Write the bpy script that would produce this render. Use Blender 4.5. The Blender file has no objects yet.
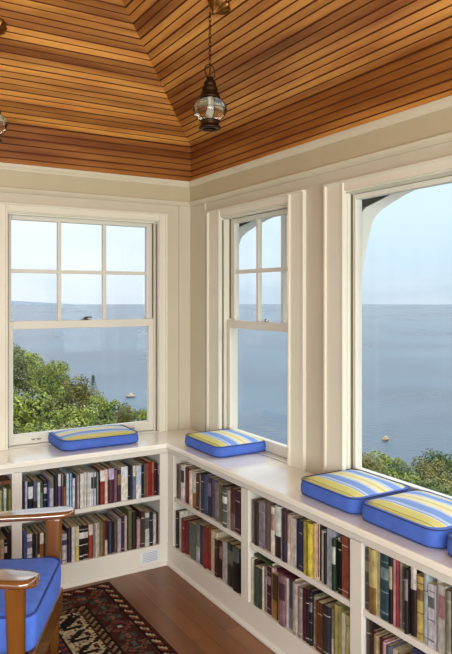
import bpy, bmesh, math, random
from mathutils import Vector, Matrix, noise
PI = math.pi
SC = bpy.context.scene
COL = SC.collection

# ------------------------------------------------------------------ camera
YAW = math.radians(30.8)
cam_d = bpy.data.cameras.new('camera')
cam = bpy.data.objects.new('camera', cam_d)
COL.objects.link(cam)
cam.location = (-1.911, -3.634, 1.5)
cam.rotation_euler = (PI / 2, 0, -YAW)
cam_d.sensor_fit = 'VERTICAL'
cam_d.sensor_height = 36.0
cam_d.sensor_width = 36.0
cam_d.lens = 36.0 * 655 / 654
cam_d.shift_y = -30 / 654
cam_d.clip_end = 8000
SC.camera = cam

# ------------------------------------------------------------------ world, sun, fill lamps
SC.view_settings.view_transform = 'Standard'
SC.view_settings.look = 'None'
SC.view_settings.gamma = 1
SC.view_settings.use_curve_mapping = False
SC.view_settings.exposure = 0.16

W = bpy.data.worlds.new('sky')
SC.world = W
W.use_nodes = True
nt = W.node_tree
nt.nodes.clear()
N = nt.nodes.new
L = nt.links.new
tc = N('ShaderNodeTexCoord')
sep = N('ShaderNodeSeparateXYZ'); L(tc.outputs['Generated'], sep.inputs[0])
ramp = N('ShaderNodeValToRGB'); L(sep.outputs['Z'], ramp.inputs[0])
cr = ramp.color_ramp
cr.elements[0].position = 0.0; cr.elements[0].color = (0.54, 0.67, 0.78, 1)
cr.elements[1].position = 0.9; cr.elements[1].color = (3.0, 3.2, 3.4, 1)
e = cr.elements.new(0.05); e.color = (0.62, 0.79, 0.91, 1)
e = cr.elements.new(0.13); e.color = (0.72, 0.90, 1.02, 1)
e = cr.elements.new(0.34); e.color = (0.85, 1.0, 1.12, 1)
e = cr.elements.new(0.50); e.color = (5.2, 5.3, 5.2, 1)   # upper sky out of view, brightened to add light on the counter
# brighter, milkier sky towards the west (-x), where the afternoon haze stands
mr = N('ShaderNodeMapRange'); L(sep.outputs['X'], mr.inputs[0])
mr.inputs[1].default_value = 0.62; mr.inputs[2].default_value = 0.0
mr.inputs[3].default_value = 0.0; mr.inputs[4].default_value = 1.0
nz = N('ShaderNodeTexNoise'); nz.inputs['Scale'].default_value = 2.2; nz.inputs['Detail'].default_value = 4
mp = N('ShaderNodeMapping'); mp.inputs['Scale'].default_value = (1, 1, 5)
L(tc.outputs['Generated'], mp.inputs[0]); L(mp.outputs[0], nz.inputs['Vector'])
nr = N('ShaderNodeMapRange'); L(nz.outputs['Fac'], nr.inputs[0])
nr.inputs[1].default_value = 0.42; nr.inputs[2].default_value = 0.72
nr.inputs[3].default_value = 0.0; nr.inputs[4].default_value = 0.5
ma = N('ShaderNodeMath'); ma.operation = 'MULTIPLY_ADD'; ma.use_clamp = True
L(mr.outputs[0], ma.inputs[0]); ma.inputs[1].default_value = 0.8; L(nr.outputs[0], ma.inputs[2])
mx = N('ShaderNodeMix'); mx.data_type = 'RGBA'
L(ma.outputs[0], mx.inputs['Factor']); L(ramp.outputs[0], mx.inputs['A'])
mx.inputs['B'].default_value = (0.96, 1.0, 1.06, 1)
bg = N('ShaderNodeBackground'); L(mx.outputs['Result'], bg.inputs[0]); bg.inputs[1].default_value = 1.0
wo = N('ShaderNodeOutputWorld'); L(bg.outputs[0], wo.inputs[0])

sun_d = bpy.data.lights.new('sun', 'SUN'); sun_d.energy = 3.2; sun_d.angle = math.radians(1.0)
sun_d.color = (1.0, 0.93, 0.80)
sun = bpy.data.objects.new('sun', sun_d); COL.objects.link(sun)
sun.rotation_euler = Vector((0.25, 0.62, -0.85)).to_track_quat('-Z', 'Y').to_euler()

def area(name, loc, direc, sx, sy, power, color):
    d = bpy.data.lights.new(name, 'AREA'); d.shape = 'RECTANGLE'; d.size = sx; d.size_y = sy
    d.energy = power; d.color = color
    o = bpy.data.objects.new(name, d); COL.objects.link(o)
    o.location = loc
    o.rotation_euler = Vector(direc).to_track_quat('-Z', 'Y').to_euler()
    return o
# added fill lamps in unseen openings behind and to the left of the camera
area('fill_behind', (-2.2, -5.38, 1.35), (0.1, 1, 0.05), 3.6, 1.3, 172, (0.98, 1.0, 0.95))
area('fill_left', (-4.38, -3.0, 1.35), (1, 0.05, 0.15), 3.4, 1.3, 8, (0.98, 1.0, 0.96))
# daylight of the sea side coming in by the three windows in view is the world's, with its upper sky brightened

# ------------------------------------------------------------------ helpers
def lin(h):
    v = [int(h[i:i + 2], 16) / 255 for i in (0, 2, 4)]
    return tuple(((c / 12.92) if c <= 0.04045 else ((c + 0.055) / 1.055) ** 2.4) for c in v) + (1,)

MATS = {}
def mat(name, base='808080', rough=0.5, var=0.12, scale=6.0, detail=4, metal=0.0, bump=0.0, bscale=40,
        spec=0.5, stretch=(1, 1, 1), coat=0.0, trans=0.0, ior=1.45, attr=None, second=None, coords='Object'):
    if name in MATS: return MATS[name]
    m = bpy.data.materials.new(name); m.use_nodes = True
    t = m.node_tree; b = t.nodes['Principled BSDF']
    tc = t.nodes.new('ShaderNodeTexCoord'); mp = t.nodes.new('ShaderNodeMapping')
    mp.inputs['Scale'].default_value = stretch
    t.links.new(tc.outputs[coords], mp.inputs[0])
    n = t.nodes.new('ShaderNodeTexNoise'); n.inputs['Scale'].default_value = scale; n.inputs['Detail'].default_value = detail
    t.links.new(mp.outputs[0], n.inputs['Vector'])
    mx = t.nodes.new('ShaderNodeMix'); mx.data_type = 'RGBA'
    r = t.nodes.new('ShaderNodeMapRange'); r.inputs[1].default_value = 0.3; r.inputs[2].default_value = 0.7
    t.links.new(n.outputs['Fac'], r.inputs[0]); t.links.new(r.outputs[0], mx.inputs['Factor'])
    c = lin(base)
    c2 = lin(second) if second else tuple(max(0, x * (1 - var)) for x in c[:3]) + (1,)
    c1 = c if second else tuple(min(1, x * (1 + var)) for x in c[:3]) + (1,)
    mx.inputs['A'].default_value = c1; mx.inputs['B'].default_value = c2
    out = mx.outputs['Result']
    if attr:
        a = t.nodes.new('ShaderNodeAttribute'); a.attribute_name = attr
        mm = t.nodes.new('ShaderNodeMix'); mm.data_type = 'RGBA'; mm.blend_type = 'MULTIPLY'
        mm.inputs['Factor'].default_value = 1
        t.links.new(out, mm.inputs['A']); t.links.new(a.outputs['Color'], mm.inputs['B'])
        out = mm.outputs['Result']
    t.links.new(out, b.inputs['Base Color'])
    b.inputs['Roughness'].default_value = rough; b.inputs['Metallic'].default_value = metal
    b.inputs['Specular IOR Level'].default_value = spec; b.inputs['Coat Weight'].default_value = coat
    b.inputs['Coat Roughness'].default_value = 0.15
    b.inputs['Transmission Weight'].default_value = trans; b.inputs['IOR'].default_value = ior
    if bump:
        n2 = t.nodes.new('ShaderNodeTexNoise'); n2.inputs['Scale'].default_value = bscale; n2.inputs['Detail'].default_value = 5
        t.links.new(mp.outputs[0], n2.inputs['Vector'])
        bp = t.nodes.new('ShaderNodeBump'); bp.inputs['Strength'].default_value = bump; bp.inputs['Distance'].default_value = 0.01
        t.links.new(n2.outputs['Fac'], bp.inputs['Height']); t.links.new(bp.outputs[0], b.inputs['Normal'])
    MATS[name] = m
    return m

def glass_mat(name, tint=(0.985, 0.995, 1.0, 1), reflect=0.06):
    m = bpy.data.materials.new(name); m.use_nodes = True
    t = m.node_tree; t.nodes.clear()
    tr = t.nodes.new('ShaderNodeBsdfTransparent'); gl = t.nodes.new('ShaderNodeBsdfGlossy')
    n = t.nodes.new('ShaderNodeTexNoise'); n.inputs['Scale'].default_value = 1.5
    mix2 = t.nodes.new('ShaderNodeMix'); mix2.data_type = 'RGBA'
    t.links.new(n.outputs['Fac'], mix2.inputs['Factor'])
    mix2.inputs['A'].default_value = tint; mix2.inputs['B'].default_value = tuple(c * 0.995 for c in tint[:3]) + (1,)
    t.links.new(mix2.outputs['Result'], tr.inputs[0])
    gl.inputs['Roughness'].default_value = 0.03
    lw = t.nodes.new('ShaderNodeLayerWeight'); lw.inputs['Blend'].default_value = 0.5
    pw = t.nodes.new('ShaderNodeMath'); pw.operation = 'POWER'; pw.inputs[1].default_value = 4.0
    t.links.new(lw.outputs['Facing'], pw.inputs[0])
    mu = t.nodes.new('ShaderNodeMath'); mu.operation = 'MULTIPLY_ADD'; mu.inputs[1].default_value = 0.35; mu.inputs[2].default_value = 0.02
    t.links.new(pw.outputs[0], mu.inputs[0])
    mx = t.nodes.new('ShaderNodeMixShader'); t.links.new(mu.outputs[0], mx.inputs[0])
    t.links.new(tr.outputs[0], mx.inputs[1]); t.links.new(gl.outputs[0], mx.inputs[2])
    o = t.nodes.new('ShaderNodeOutputMaterial'); t.links.new(mx.outputs[0], o.inputs[0])
    MATS[name] = m
    return m

class MB:
    """collects faces with a material slot each, then links them as ONE mesh object"""
    def __init__(s): s.v = []; s.f = []; s.mi = []; s.col = []; s.sm = []
    def quad(s, a, b, c, d, mi=0, col=None, smooth=False):
        i = len(s.v); s.v += [tuple(a), tuple(b), tuple(c), tuple(d)]
        s.f.append((i, i + 1, i + 2, i + 3)); s.mi.append(mi); s.col.append(col); s.sm.append(smooth)
    def poly(s, pts, mi=0, col=None):
        i = len(s.v); s.v += [tuple(p) for p in pts]
        s.f.append(tuple(range(i, i + len(pts)))); s.mi.append(mi); s.col.append(col); s.sm.append(False)
    def box(s, x0, x1, y0, y1, z0, z1, mi=0, M=None):
        x0, x1 = min(x0, x1), max(x0, x1); y0, y1 = min(y0, y1), max(y0, y1); z0, z1 = min(z0, z1), max(z0, z1)
        P = [Vector(p) for p in ((x0, y0, z0), (x1, y0, z0), (x1, y1, z0), (x0, y1, z0), (x0, y0, z1), (x1, y0, z1), (x1, y1, z1), (x0, y1, z1))]
        if M: P = [M @ p for p in P]
        i = len(s.v); s.v += [tuple(p) for p in P]
        for q in ((0, 3, 2, 1), (4, 5, 6, 7), (0, 1, 5, 4), (1, 2, 6, 5), (2, 3, 7, 6), (3, 0, 4, 7)):
            s.f.append(tuple(i + k for k in q)); s.mi.append(mi); s.col.append(None); s.sm.append(False)
        return s
    def rings(s, rings, closed=True, cap=True, mi=0, smooth=True):
        """skin a list of equal-length point rings"""
        base = len(s.v); n = len(rings[0])
        for r in rings: s.v += [tuple(p) for p in r]
        for k in range(len(rings) - 1):
            for j in range(n if closed else n - 1):
                a = base + k * n + j; b = base + k * n + (j + 1) % n
                s.f.append((a, b, b + n, a + n)); s.mi.append(mi); s.col.append(None); s.sm.append(smooth)
        if cap and closed:
            s.f.append(tuple(base + j for j in reversed(range(n)))); s.mi.append(mi); s.col.append(None); s.sm.append(False)
            e = base + (len(rings) - 1) * n
            s.f.append(tuple(e + j for j in range(n))); s.mi.append(mi); s.col.append(None); s.sm.append(False)
        return s
    def lathe(s, prof, seg=24, c=(0, 0, 0), mi=0, lobes=0, amp=0.0):
        rs = []
        for r, z in prof:
            ring = []
            for j in range(seg):
                a = 2 * PI * j / seg
                rr = max(r, 1e-4) * (1 + amp * math.cos(lobes * a)) if lobes else max(r, 1e-4)
                ring.append((c[0] + rr * math.cos(a), c[1] + rr * math.sin(a), c[2] + z))
            rs.append(ring)
        return s.rings(rs, mi=mi)
    def tube(s, pts, r, seg=8, mi=0, closed=False):
        pts = [Vector(p) for p in pts]; n = len(pts); rs = []
        up = Vector((0, 0, 1))
        for i, p in enumerate(pts):
            if closed: t = pts[(i + 1) % n] - pts[i - 1]
            else: t = pts[min(i + 1, n - 1)] - pts[max(i - 1, 0)]
            t.normalize()
            u = up.cross(t)
            if u.length < 0.15: u = Vector((0, 1, 0)).cross(t)
            u.normalize(); w = t.cross(u)
            rr = r[i] if isinstance(r, (list, tuple)) else r
            rs.append([p + u * (rr * math.cos(2 * PI * j / seg)) + w * (rr * math.sin(2 * PI * j / seg)) for j in range(seg)])
        if closed: rs.append(rs[0])
        return s.rings(rs, mi=mi, cap=not closed)
    def extrude(s, prof, axis, a0, a1, mi=0, m0=0.0, m1=0.0, flip=False):
        """profile (outward, z) run along a wall; axis 'x': wall y=0 room side -y; 'y': wall x=0 room side -x.
        m0, m1: mitre factors shifting the ends by the profile's projection"""
        r0, r1 = [], []
        for o, z in prof:
            if axis == 'x': r0.append((a0 + m0 * o, -o, z)); r1.append((a1 + m1 * o, -o, z))
            else: r0.append((-o, a0 + m0 * o, z)); r1.append((-o, a1 + m1 * o, z))
        return s.rings([r0, r1], mi=mi, smooth=False)
    def build(s, name, mats, parent=None, bevel=0.0, seg=2, loc=None, colattr=None, angle=40):
        me = bpy.data.meshes.new(name); me.from_pydata(s.v, [], s.f)
        if not isinstance(mats, (list, tuple)): mats = [mats]
        for m in mats: me.materials.append(m)
        me.polygons.foreach_set('material_index', s.mi)
        me.polygons.foreach_set('use_smooth', s.sm)
        if colattr:
            a = me.color_attributes.new(colattr, 'FLOAT_COLOR', 'CORNER')
            for p in me.polygons:
                c = s.col[p.index] or (1, 1, 1, 1)
                for li in p.loop_indices: a.data[li].color = c
        me.update()
        bm = bmesh.new(); bm.from_mesh(me)
        bmesh.ops.recalc_face_normals(bm, faces=bm.faces)
        bm.to_mesh(me); bm.free()
        o = bpy.data.objects.new(name, me); COL.objects.link(o)
        if parent: o.parent = parent
        if loc: o.location = loc
        if bevel:
            b = o.modifiers.new('bevel', 'BEVEL'); b.width = bevel; b.segments = seg; b.limit_method = 'ANGLE'; b.angle_limit = math.radians(angle)
            b.harden_normals = False
        return o

def tag(o, label=None, cat=None, group=None, kind=None):
    if label:
        nw = len(label.split()); assert 4 <= nw <= 16, (nw, label)
        o['label'] = label
    if cat: o['category'] = cat
    if group: o['group'] = group
    if kind: o['kind'] = kind
    return o
def empty(name, loc=(0, 0, 0), rz=0.0, **k):
    o = bpy.data.objects.new(name, None); COL.objects.link(o); o.location = loc; o.rotation_euler = (0, 0, rz)
    o.empty_display_size = 0.1
    return tag(o, **k) if k else o

# ------------------------------------------------------------------ materials
M_wall = mat('cream_wall_paint', 'cbc4b0', 0.55, var=0.03, scale=3, bump=0.02, bscale=60)
M_trim = mat('cream_trim_paint', 'e2dece', 0.35, var=0.025, scale=4, bump=0.015, bscale=50)
M_sash = mat('sash_paint', 'dedbd0', 0.35, var=0.03, scale=5)
M_case = mat('bookcase_paint', 'dfdcd4', 0.35, var=0.03, scale=5, bump=0.015, bscale=60)
M_top = mat('countertop_paint', 'f6f3e8', 0.12, coat=0.6, var=0.02, scale=3, bump=0.01, bscale=30)
M_wood = mat('ceiling_fir', 'dca050', 0.34, scale=2.2, detail=6, attr='tone', second='9a5c28', stretch=(6, 0.7, 6), bump=0.03, bscale=10)
M_wood2 = mat('ceiling_fir_crosswise', 'dca050', 0.34, scale=2.2, detail=6, attr='tone', second='9a5c28', stretch=(0.7, 6, 6), bump=0.03, bscale=10)
M_groove = mat('groove_shadow_line', '683416', 0.6)
M_brass = mat('aged_brass', '8a6434', 0.35, metal=1.0, var=0.25, scale=30)
M_dbrass = mat('dark_bronze', '3c2a1c', 0.42, metal=0.8, var=0.3, scale=30)
M_steel = mat('sash_hardware', '4c4a46', 0.3, metal=1.0)
M_nickel = mat('nickel_hardware', 'b4b0a8', 0.25, metal=1.0)
M_pane = glass_mat('window_glass')
M_globe = mat('ribbed_lamp_glass', 'f0f2ee', 0.04, var=0.01, trans=1.0, ior=1.35)
M_bulb = mat('frosted_bulb', 'f4f0e4', 0.2, var=0.02)
M_page = mat('book_pages', 'cdbf9f', 0.85, var=0.14, scale=60, stretch=(1, 8, 0.3))
M_stucco = mat('outside_white_paint', 'f2eee2', 0.6, var=0.03)
M_soffit = mat('soffit_boards', '6c6656', 0.7, var=0.1)
M_chair = mat('oiled_chair_wood', '86521f', 0.22, second='50300f', scale=9, stretch=(1, 1, 0.15), coat=0.6)
M_arm = mat('polished_arm_wood', '7e4c20', 0.12, second='5c3414', scale=9, stretch=(0.2, 1, 1), coat=1.0)
M_arm.node_tree.nodes['Principled BSDF'].inputs['Coat IOR'].default_value = 2.2
M_blue = mat('blue_seat_fabric', '5076dc', 0.75, var=0.1, scale=30, bump=0.05, bscale=300)
M_navy = mat('blue_seat_piping', '26408c', 0.7, var=0.1)

# ------------------------------------------------------------------ room shell
RW, RL, WH = 4.4, 5.4, 2.215        # room width (x), length (y), wall height
WT = 0.12                            # wall thickness

def P(side, u, w, z): return (u, w, z) if side == 'B' else (w, u, z)
def pbox(mb, side, u0, u1, w0, w1, z0, z1, mi=0):
    if side == 'B': mb.box(u0, u1, w0, w1, z0, z1, mi)
    else: mb.box(w0, w1, u0, u1, z0, z1, mi)

def wall(name, side, u0, u1, opens, w0=0.0, w1=WT):
    mb = MB(); cur = u0
    for a, b, z0, z1 in opens:
        pbox(mb, side, cur, a, w0, w1, 0, WH)
        pbox(mb, side, a, b, w0, w1, 0, z0)
        pbox(mb, side, a, b, w0, w1, z1, WH)
        cur = b
    pbox(mb, side, cur, u1, w0, w1, 0, WH)
    return tag(mb.build(name, M_wall), kind='structure')

SILL = 0.68
HEAD = 1.965
W1 = (-1.120, -0.222)        # left window opening on the back wall
W2 = (-1.125, -0.355)         # double hung window on the right wall
W3 = (-3.10, -1.415)         # picture window on the right wall
wall('wall_back', 'B', -RW, WT, [(-2.24, -1.342, SILL, HEAD), (W1[0], W1[1], SILL, HEAD)])
wall('wall_right', 'R', -RL, 0.0, [(W3[0], W3[1], SILL, HEAD), (W2[0], W2[1], SILL, HEAD)])
wall('wall_left', 'R', -RL, 0.0, [(-4.6, -1.4, 0.7, HEAD)], -RW - WT, -RW)
wall('wall_front', 'B', -RW - WT, WT, [(-3.95, -0.45, 0.7, HEAD)], -RL - WT, -RL)

mfl = bpy.data.materials.new('oak_floor'); mfl.use_nodes = True
t = mfl.node_tree; b = t.nodes['Principled BSDF']
tc = t.nodes.new('ShaderNodeTexCoord'); mp = t.nodes.new('ShaderNodeMapping'); mp.inputs['Rotation'].default_value = (0, 0, PI / 2)
t.links.new(tc.outputs['Object'], mp.inputs[0])
br = t.nodes.new('ShaderNodeTexBrick'); t.links.new(mp.outputs[0], br.inputs['Vector'])
br.inputs['Scale'].default_value = 1.0; br.inputs['Brick Width'].default_value = 1.1; br.inputs['Row Height'].default_value = 0.082
br.inputs['Mortar Size'].default_value = 0.0012; br.inputs['Mortar Smooth'].default_value = 0.3
br.inputs['Color1'].default_value = lin('94643c'); br.inputs['Color2'].default_value = lin('7e5434'); br.inputs['Mortar'].default_value = lin('5c3018')
nz = t.nodes.new('ShaderNodeTexNoise'); nz.inputs['Scale'].default_value = 14; nz.inputs['Detail'].default_value = 6
mp2 = t.nodes.new('ShaderNodeMapping'); mp2.inputs['Scale'].default_value = (1, 0.12, 1)
t.links.new(tc.outputs['Object'], mp2.inputs[0]); t.links.new(mp2.outputs[0], nz.inputs['Vector'])
mx = t.nodes.new('ShaderNodeMix'); mx.data_type = 'RGBA'; mx.blend_type = 'MULTIPLY'; mx.inputs['Factor'].default_value = 0.5
mr = t.nodes.new('ShaderNodeMapRange'); mr.inputs[1].default_value = 0.3; mr.inputs[2].default_value = 0.7; mr.inputs[3].default_value = 0.6; mr.inputs[4].default_value = 1.15
t.links.new(nz.outputs['Fac'], mr.inputs[0]); t.links.new(br.outputs['Color'], mx.inputs['A']); t.links.new(mr.outputs[0], mx.inputs['B'])
t.links.new(mx.outputs['Result'], b.inputs['Base Color']); b.inputs['Roughness'].default_value = 0.3
MB_f = MB(); MB_f.box(-RW - WT, WT, -RL - WT, WT, -0.12, 0)
tag(MB_f.build('floor', mfl), kind='structure')

# hip ceiling of beaded fir boards: every board a strip with a centre bead and a tongue groove
SLOPE = 0.58
BAND = 2.44                          # top of the upright boarded frieze, where the slopes start
def ceiling():
    rnd = random.Random(11)
    mb = MB(); half = RW / 2; c_ = math.hypot(1, SLOPE)
    g = 0.0082; dep = 0.0065
    def pt(side, s, z, u, off, up):
        # s: distance from the wall, u: along the wall, off: depth behind the face
        if up: o1, o2 = off, 0.0
        else: o1, o2 = off * SLOPE / c_, off / c_
        s = s - o1; z = z + o2
        if side == 'R': return (-s, u, z)
        if side == 'B': return (u, -s, z)
        if side == 'L': return (-RW + s, u, z)
        return (u, -RL + s, z)
    strips = []
    n = 6; st = (BAND - WH) / n
    for k in range(n): strips.append((0.004, WH + k * st, 0.004, WH + (k + 1) * st, True))
    step = 0.0335; n = int((half - 0.004) / step) + 1
    for k in range(n):
        a, b = 0.004 + k * step, min(0.004 + (k + 1) * step, half)
        if b - a > 0.01: strips.append((a, BAND + SLOPE * (a - 0.004), b, BAND + SLOPE * (b - 0.004), False))
    for side, (ua, ub) in {'R': (-RL, 0), 'L': (-RL, 0), 'B': (-RW, 0), 'F': (-RW, 0)}.items():
        for k, (s0, z0, s1, z1, up) in enumerate(strips):
            if k % 2 == 0: v = rnd.choice((0.6, 0.72, 0.85, 0.95, 1.0, 1.15, 1.35)) * rnd.uniform(0.95, 1.05)
            if up: v = (0.62, 0.5, 0.54, 0.46, 0.52, 0.6)[k] if side != 'R' else (0.95, 0.66, 0.56, 0.62, 0.5, 0.6)[k]  # upright band darkened: cornice shade put into the board tones
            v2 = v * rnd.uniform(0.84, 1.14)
            red = max(0.0, 1.0 - v2)              # dark slope boards are redder heartwood; band boards carry painted shade
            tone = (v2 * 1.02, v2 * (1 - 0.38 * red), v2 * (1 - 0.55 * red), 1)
            ln = math.hypot(s1 - s0, z1 - z0); gg = (g if k % 2 else g * 0.7) / ln
            A = (0, 0.0012), (0.06, 0.0), (0.94 - gg, 0.0), (1 - gg, 0.0012), (1 - gg * 0.7, dep), (1 - gg * 0.25, dep), (1, 0.0012)
            for (fa, oa), (fb, ob) in zip(A[:-1], A[1:]):
                sa, sb = s0 + (s1 - s0) * fa, s0 + (s1 - s0) * fb; za, zb = z0 + (z1 - z0) * fa, z0 + (z1 - z0) * fb
                gr_ = oa > 0.003 or ob > 0.003
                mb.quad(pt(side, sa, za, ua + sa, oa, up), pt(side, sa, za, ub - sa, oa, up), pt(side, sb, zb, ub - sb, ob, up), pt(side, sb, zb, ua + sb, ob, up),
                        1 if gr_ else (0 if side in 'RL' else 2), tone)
    # roof deck above, so that no daylight leaks through
    e = [(-RW - 0.12, -RL - 0.12), (0.12, -RL - 0.12), (0.12, 0.12), (-RW - 0.12, 0.12)]
    r = [(-half, -RL + half), (-half, -half)]
    zt = BAND + SLOPE * half + 0.12; ze = BAND + 0.06
    E = [(x, y, ze) for x, y in e]; R = [(x, y, zt) for x, y in r]; G = [(x, y, WH) for x, y in e]
    w4_ = (1, 1, 1, 1)
    mb.poly([E[0], E[1], R[0]], 1, w4_); mb.poly([E[2], E[3], R[1]], 1, w4_)
    mb.poly([E[1], E[2], R[1], R[0]], 1, w4_); mb.poly([E[3], E[0], R[0], R[1]], 1, w4_)
    for i in range(4): mb.poly([G[i], G[(i + 1) % 4], E[(i + 1) % 4], E[i]], 1, w4_)
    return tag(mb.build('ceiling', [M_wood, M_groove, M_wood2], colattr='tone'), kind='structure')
ceiling()

# cornice, picture rail and frieze mouldings, mitred at the corner
def mould(name, prof, side, a0, a1, m0=0, m1=0, m=None, parent=None):
    mb = MB(); mb.extrude(prof, 'x' if side == 'B' else 'y', a0, a1, m0=m0, m1=m1)
    o = mb.build(name, m or M_trim, parent)
    if not parent: tag(o, kind='structure')
    return o
M_frieze = mat('frieze_paint', 'c0b598', 0.5, var=0.03)
M_soft = mat('cornice_paint', 'd4cdb6', 0.45, var=0.03)
ledge = [(0, 2.062), (0.010, 2.063), (0.022, 2.074), (0.030, 2.086), (0.024, 2.092), (0.0, 2.094)]
panel = [(0, 2.093), (0.012, 2.093), (0.018, 2.180), (0.0, 2.180)]
bead = [(0, 2.178), (0.024, 2.180), (0.026, 2.188), (0.030, 2.194), (0.034, 2.200), (0.036, 2.2145), (0.0, 2.2145)]
mould('trim_1', panel, 'B', -RW, 0, m1=-1, m=M_frieze); mould('trim_2', panel, 'R', -RL, 0, m1=-1, m=M_frieze)
mould('trim_14', ledge, 'B', -RW, 0, m1=-1, m=M_soft); mould('trim_15', ledge, 'R', -RL, 0, m1=-1, m=M_soft)
mould('trim_16', bead, 'B', -RW, 0, m1=-1, m=M_soft); mould('trim_17', bead, 'R', -RL, 0, m1=-1, m=M_soft)
M_casing = M_trim
# corner boards
mb = MB(); mb.box(-0.088, 0, -0.012, 0, 0.68, 2.062); mb.box(-0.012, 0, -0.20, -0.012, 0.68, 2.062)
tag(mb.build('trim_3', M_wall, bevel=0.002), kind='structure')

# ------------------------------------------------------------------ windows
def casing(mb, side, inner, outer, z0, z1, th=0.02):
    """vertical flat casing with a bead on both edges, standing proud of the wall"""
    a, b = sorted((inner, outer))
    pbox(mb, side, a + 0.008, b - 0.008, -th * 0.72, 0, z0, z1)
    pbox(mb, side, a, a + 0.010, -th, 0.0, z0, z1)
    pbox(mb, side, b - 0.012, b, -th * 1.25, 0.0, z0, z1)

M_strip = mat('dark_jamb_strip', '6c6048', 0.5)  # thin dark strips running up the jambs
def sash(name, side, u0, u1, w, z0, z1, stile, top, bot, cols, rows, parent, th=0.034):
    f = MB(); wa, wb = w - th / 2, w + th / 2
    pbox(f, side, u0, u0 + stile, wa, wb, z0, z1); pbox(f, side, u1 - stile, u1, wa, wb, z0, z1)
    pbox(f, side, u0 + stile, u1 - stile, wa, wb, z1 - top, z1); pbox(f, side, u0 + stile, u1 - stile, wa, wb, z0, z0 + bot)
    root = f.build(name, M_sash, parent, bevel=0.003)
    gu0, gu1, gz0, gz1 = u0 + stile, u1 - stile, z0 + bot, z1 - top
    if cols > 1 or rows > 1:
        m = MB(); mw = 0.0105
        for c in range(1, cols):
            uu = gu0 + (gu1 - gu0) * c / cols
            pbox(m, side, uu - mw, uu + mw, wa + 0.004, wb - 0.004, gz0, gz1)
        for r_ in range(1, rows):
            zz = gz0 + (gz1 - gz0) * r_ / rows
            pbox(m, side, gu0, gu1, wa + 0.0045, wb - 0.0045, zz - mw, zz + mw)
        m.build('muntin', M_sash, root, bevel=0.002)
    g = MB(); pbox(g, side, gu0 - 0.004, gu1 + 0.004, w - 0.0015, w + 0.0015, gz0 - 0.004, gz1 + 0.004)
    g.build('pane', M_pane, root)
    return root

def sash_lock(side, u, w, z, parent, m):
    b = MB(); pbox(b, side, u - 0.026, u + 0.026, w - 0.012, w + 0.012, z, z + 0.005)
    if side == 'B': c = (u, w, z)
    else: c = (w, u, z)
    b.lathe([(0.012, 0.004), (0.012, 0.013), (0.008, 0.017), (0.0, 0.018)], 14, c)
    b.build('sash_lock', m, parent, bevel=0.001)
    l = MB()
    if side == 'B': pts = [(u, w, z + 0.014), (u + 0.018, w - 0.008, z + 0.017), (u + 0.032, w - 0.018, z + 0.015)]
    else: pts = [(w, u, z + 0.014), (w - 0.008, u - 0.018, z + 0.017), (w - 0.018, u - 0.032, z + 0.015)]
    l.tube(pts, [0.005, 0.0038, 0.0045], 8); l.build('sash_lever', m, parent)

def sash_lift(side, u, w, z, parent):
    b = MB()
    pts = [(-0.024, 0, 0), (-0.022, -0.012, 0.001), (-0.012, -0.02, 0.001), (0.012, -0.02, 0.001), (0.022, -0.012, 0.001), (0.024, 0, 0)]
    b.tube([P(side, u + a, w + q, z + c) for a, q, c in pts], 0.0032, 8)
    b.build('sash_lift', M_nickel, parent)

def double_hung(name, side, op, lock_m, meet=1.345):
    root = tag(empty(name), kind='structure')
    u0, u1 = op
    # lining of the opening: jambs with parting stops, head and stool
    j = MB()
    for a, s in ((u0, 1), (u1, -1)):
        pbox(j, side, a, a + s * 0.008, 0.0, WT, SILL, HEAD)
        pbox(j, side, a, a + s * 0.016, 0.022, 0.038, SILL, HEAD)
        pbox(j, side, a, a + s * 0.014, 0.0735, 0.0765, meet+0.03, HEAD)
    pbox(j, side, u0, u1, 0.0, WT, HEAD - 0.008, HEAD); pbox(j, side, u0, u1, 0.022, 0.038, HEAD - 0.016, HEAD)
    j.build('jamb', M_trim, root, bevel=0.002)
    for a, q in ((u0, 1), (u1, -1)):
        w_ = MB(); pbox(w_, side, a + q * 0.008, a + q * 0.0105, 0.0, 0.005, SILL + 0.004, HEAD - 0.02); pbox(w_, side, a + q * 0.008, a + q * 0.0105, 0.013, 0.020, SILL + 0.004, HEAD - 0.02)
        pbox(w_, side, a + q * 0.008, a + q * 0.012, 0.062, 0.072, meet + 0.03, HEAD - 0.01)
        w_.build('jamb_strip', M_strip, root)
    s = MB(); pbox(s, side, u0, u1, 0.0, WT + 0.03, SILL - 0.03, SILL + 0.004); s.build('sill', M_top, root, bevel=0.002)
    a, b = u0 + 0.009, u1 - 0.009
    up = sash('upper_sash', side, a, b, 0.096, meet - 0.024, HEAD - 0.01, 0.034 if side == 'B' else 0.027, 0.026, 0.04, 3, 2, root)
    lo = sash('lower_sash', side, a, b, 0.060, SILL + 0.006, meet + 0.022, 0.036, 0.045, 0.056, 1, 1, root)
    sash_lock(side, (u0 + u1) / 2 + (0.01 if side == 'B' else -0.01), 0.060, meet + 0.022, lo, lock_m)
    for d in (-0.28, 0.28):
        sash_lift(side, (u0 + u1) / 2 + d, 0.043, SILL + 0.03, lo)
    return root
w1 = double_hung('window_1', 'B', W1, M_steel)
w2 = double_hung('window_2', 'R', W2, M_nickel)
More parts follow.
